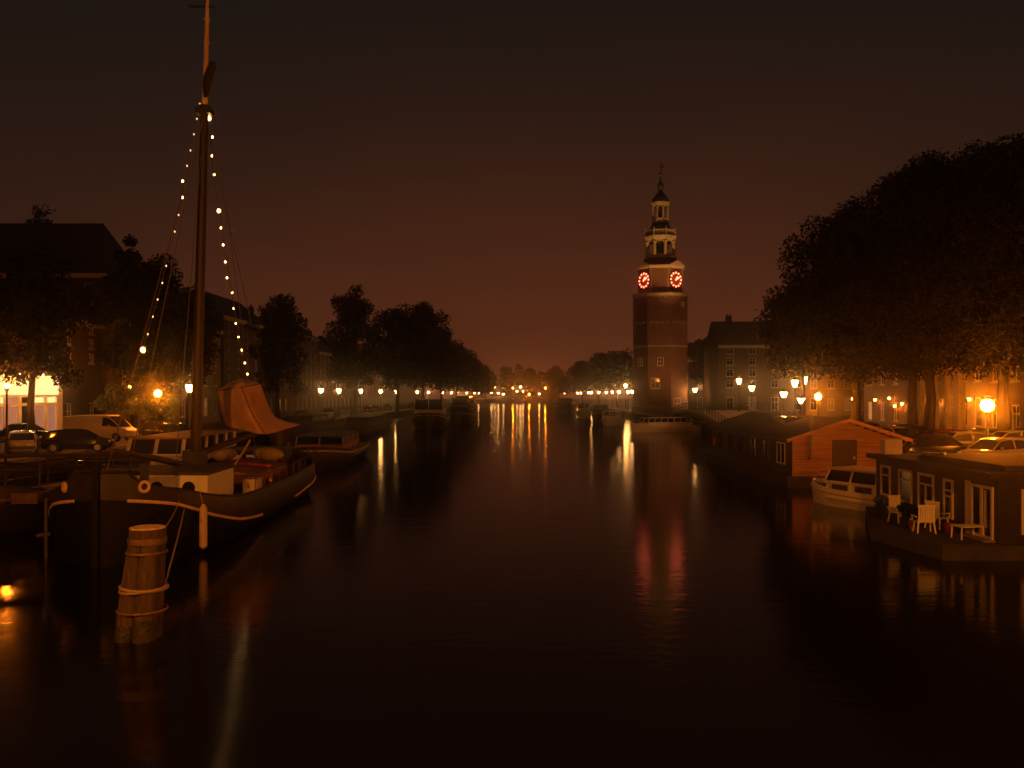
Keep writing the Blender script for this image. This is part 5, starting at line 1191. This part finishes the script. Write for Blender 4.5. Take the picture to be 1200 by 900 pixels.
for e0, e1 in ((a+q,m2-.07),(m2+.07,b-q)): MB().box(-.05,-.028,e0+.003,e1-.003,c+.123,d-q-.003).build('pane', M['glass_dark'], fo)
MB().prism([(-.052,.50,.9),(-.052,.66,.9),(-.052,.62,2.1),(-.052,.53,2.1)],(-.02,0,0)).build('curtain', M['cream_paint'], fo)
f = MB(); q = .09  # pale strip of the neighbouring boat, built as an added window of this wall
for a_, b_, c_, d_ in ((.75,.75+q,.75,2.2),(1.75-q,1.75,.75,2.2),(.75+q,1.75-q,.75,.75+q),(.75+q,1.75-q,2.2-q,2.2)): f.box(a_,b_,-.05,-.004,c_,d_)
fo = f.build('window', M['cream_paint'], kb); MB().box(.75+q+.003,1.75-q-.003,-.03,-.005,.75+q+.003,2.2-q-.003).build('pane', M['glass_dark'], fo)
MB().box(-.075,-.025,1.5,1.78,.55,2.3).build('open_shutter', M['cream_paint'], kb)
MB().box(-.4,0-.024,.05,1.5,.50,.56).build('door_step', M['concrete'], kb)
k = MB(); k.tube([(1.6,8.2,wz1+.25),(.9,5.0,wz1+.42)], .05, 8); k.build('roof_pole', M['chrome'], kb)
# utility box on the houseboat roof corner
o = MB().box(-.36,.36,-.25,.25,0,.62).build('utility_box', M['cream_paint'], None, (15.75, 35.45, wz1+.165), bevel=.02); tag(o, 'pale square box standing on the far corner of the black roof', 'box')
# terrace furniture
def chair(label, loc, rz, back_h=.66):
    t = thing('garden_chair', label, 'chair', loc, rz, 'white garden chairs on the houseboat terrace')
    k = MB(); n = 7
    for i in range(n): x = -.24 + i*.48/n; k.box(x+.005,x+.48/n-.008,.22,.245,.44,.44+back_h)
    k.box(-.26,.26,.246,.27,.44+back_h-.08,.44+back_h); k.box(-.26,.26,.246,.27,.5,.56); k.build('backrest', M['plastic_white'], t)
    k = MB()
    for i in range(6): y = -.24 + i*.46/6; k.box(-.26,.26,y+.004,y+.46/6-.008,.41,.435)
    k.build('seat', M['plastic_white'], t)
    t.scale = (1.12, 1.0, .88)
    for sx in (-1,1):
        for sy in (-1,1): MB().tube([(sx*.22,sy*.2,.41),(sx*.26,sy*.26,0)], [.028,.024], 6).build('leg', M['plastic_white'], t)
        k = MB(); k.box(sx*.29-.03,sx*.29+.03,-.24,.25,.62,.65); k.tube([(sx*.28,-.22,.42),(sx*.29,-.22,.62)], .02, 6); k.build('armrest', M['plastic_white'], t)
    return t
DZ = .494
def ter(px, py): d = (H-DZ)/((py-HY)/F); return ((px-CX)/F*d, d, DZ)
chair('white slatted chair seen from behind in the middle of the terrace', ter(1083,624), R(172))
chair('white chair turned sideways beside the wall under the double window', ter(1098,619), R(118), .66)
chair('white chair with plants in front at the far end of the terrace', ter(1054,612), R(20))
def slat_table(label, loc, rz):
    t = thing('garden_table', label, 'table', loc, rz)
    k = MB()
    for i in range(6): k.box(-.42,.42,-.3+i*.1,-.3+i*.1+.085,.40,.43)
    k.build('tabletop', M['plastic_white'], t)
    for sx in (-.38,.38):
        for sy in (-.24,.24): MB().tube([(sx,sy,.4),(sx*1.05,sy*1.05,0)], .024, 6).build('leg', M['plastic_white'], t)
    return t
slat_table('low white slatted table in front of the glass door', ter(1134,631), R(8))
def planter(label, loc, r, h, mpot, seed, pm=None):
    t = thing('plant_pot', label, 'plant', loc, 0, 'potted plants on the houseboat terrace'); rng = np.random.default_rng(seed)
    k = MB(); k.lathe([(r*.75,0),(r,h),(r*.9,h),(r*.85,h-.04)], 14); k.build('pot', mpot, t, smooth=True)
    me = leaves([(0,0,h+.22),(.1,.05,h+.4),(-.1,0,h+.35)], [.22,.18,.17], 260, .11, rng); me.name = 'plant_leaves'
    o = bpy.data.objects.new('plant', me); COL.objects.link(o); o.parent = t; me.materials.append(pm or M['leaf'])
planter('leafy plant in a dark pot between the far chair and the middle chair', ter(1060,617), .17, .32, M['rubber'], 60)
planter('second leafy plant beside the middle white chair', ter(1069,620), .15, .3, M['red_dark'], 61)
planter('pale leafed plant at the outer corner of the terrace', ter(1031,603), .15, .22, M['rubber'], 62, M['leaf_light'])
p = ter(1113,624); k = MB(); k.lathe([(.15,0),(.19,.3),(.2,.31),(.16,.30)], 14); tag(k.build('bucket', M['red_dark'], None, p), 'dark red rimmed bucket beside the slatted table', 'bucket')

# ------------------------------------------------------------------ night haze
mh = bpy.data.materials.new('haze'); mh.use_nodes = True; th = mh.node_tree; th.nodes.clear()
ou = th.nodes.new('ShaderNodeOutputMaterial'); pv = th.nodes.new('ShaderNodeVolumePrincipled')
pv.inputs['Color'].default_value = (.9,.9,.9,1); pv.inputs['Density'].default_value = 0.0011; pv.inputs['Anisotropy'].default_value = 0.972
th.links.new(pv.outputs[0], ou.inputs['Volume'])
hz = MB().box(-700, 700, -50, 700, -2.3, 60).build('haze', mh); hz['kind'] = 'stuff'; hz['label'] = 'thin night haze glowing round the lamps'
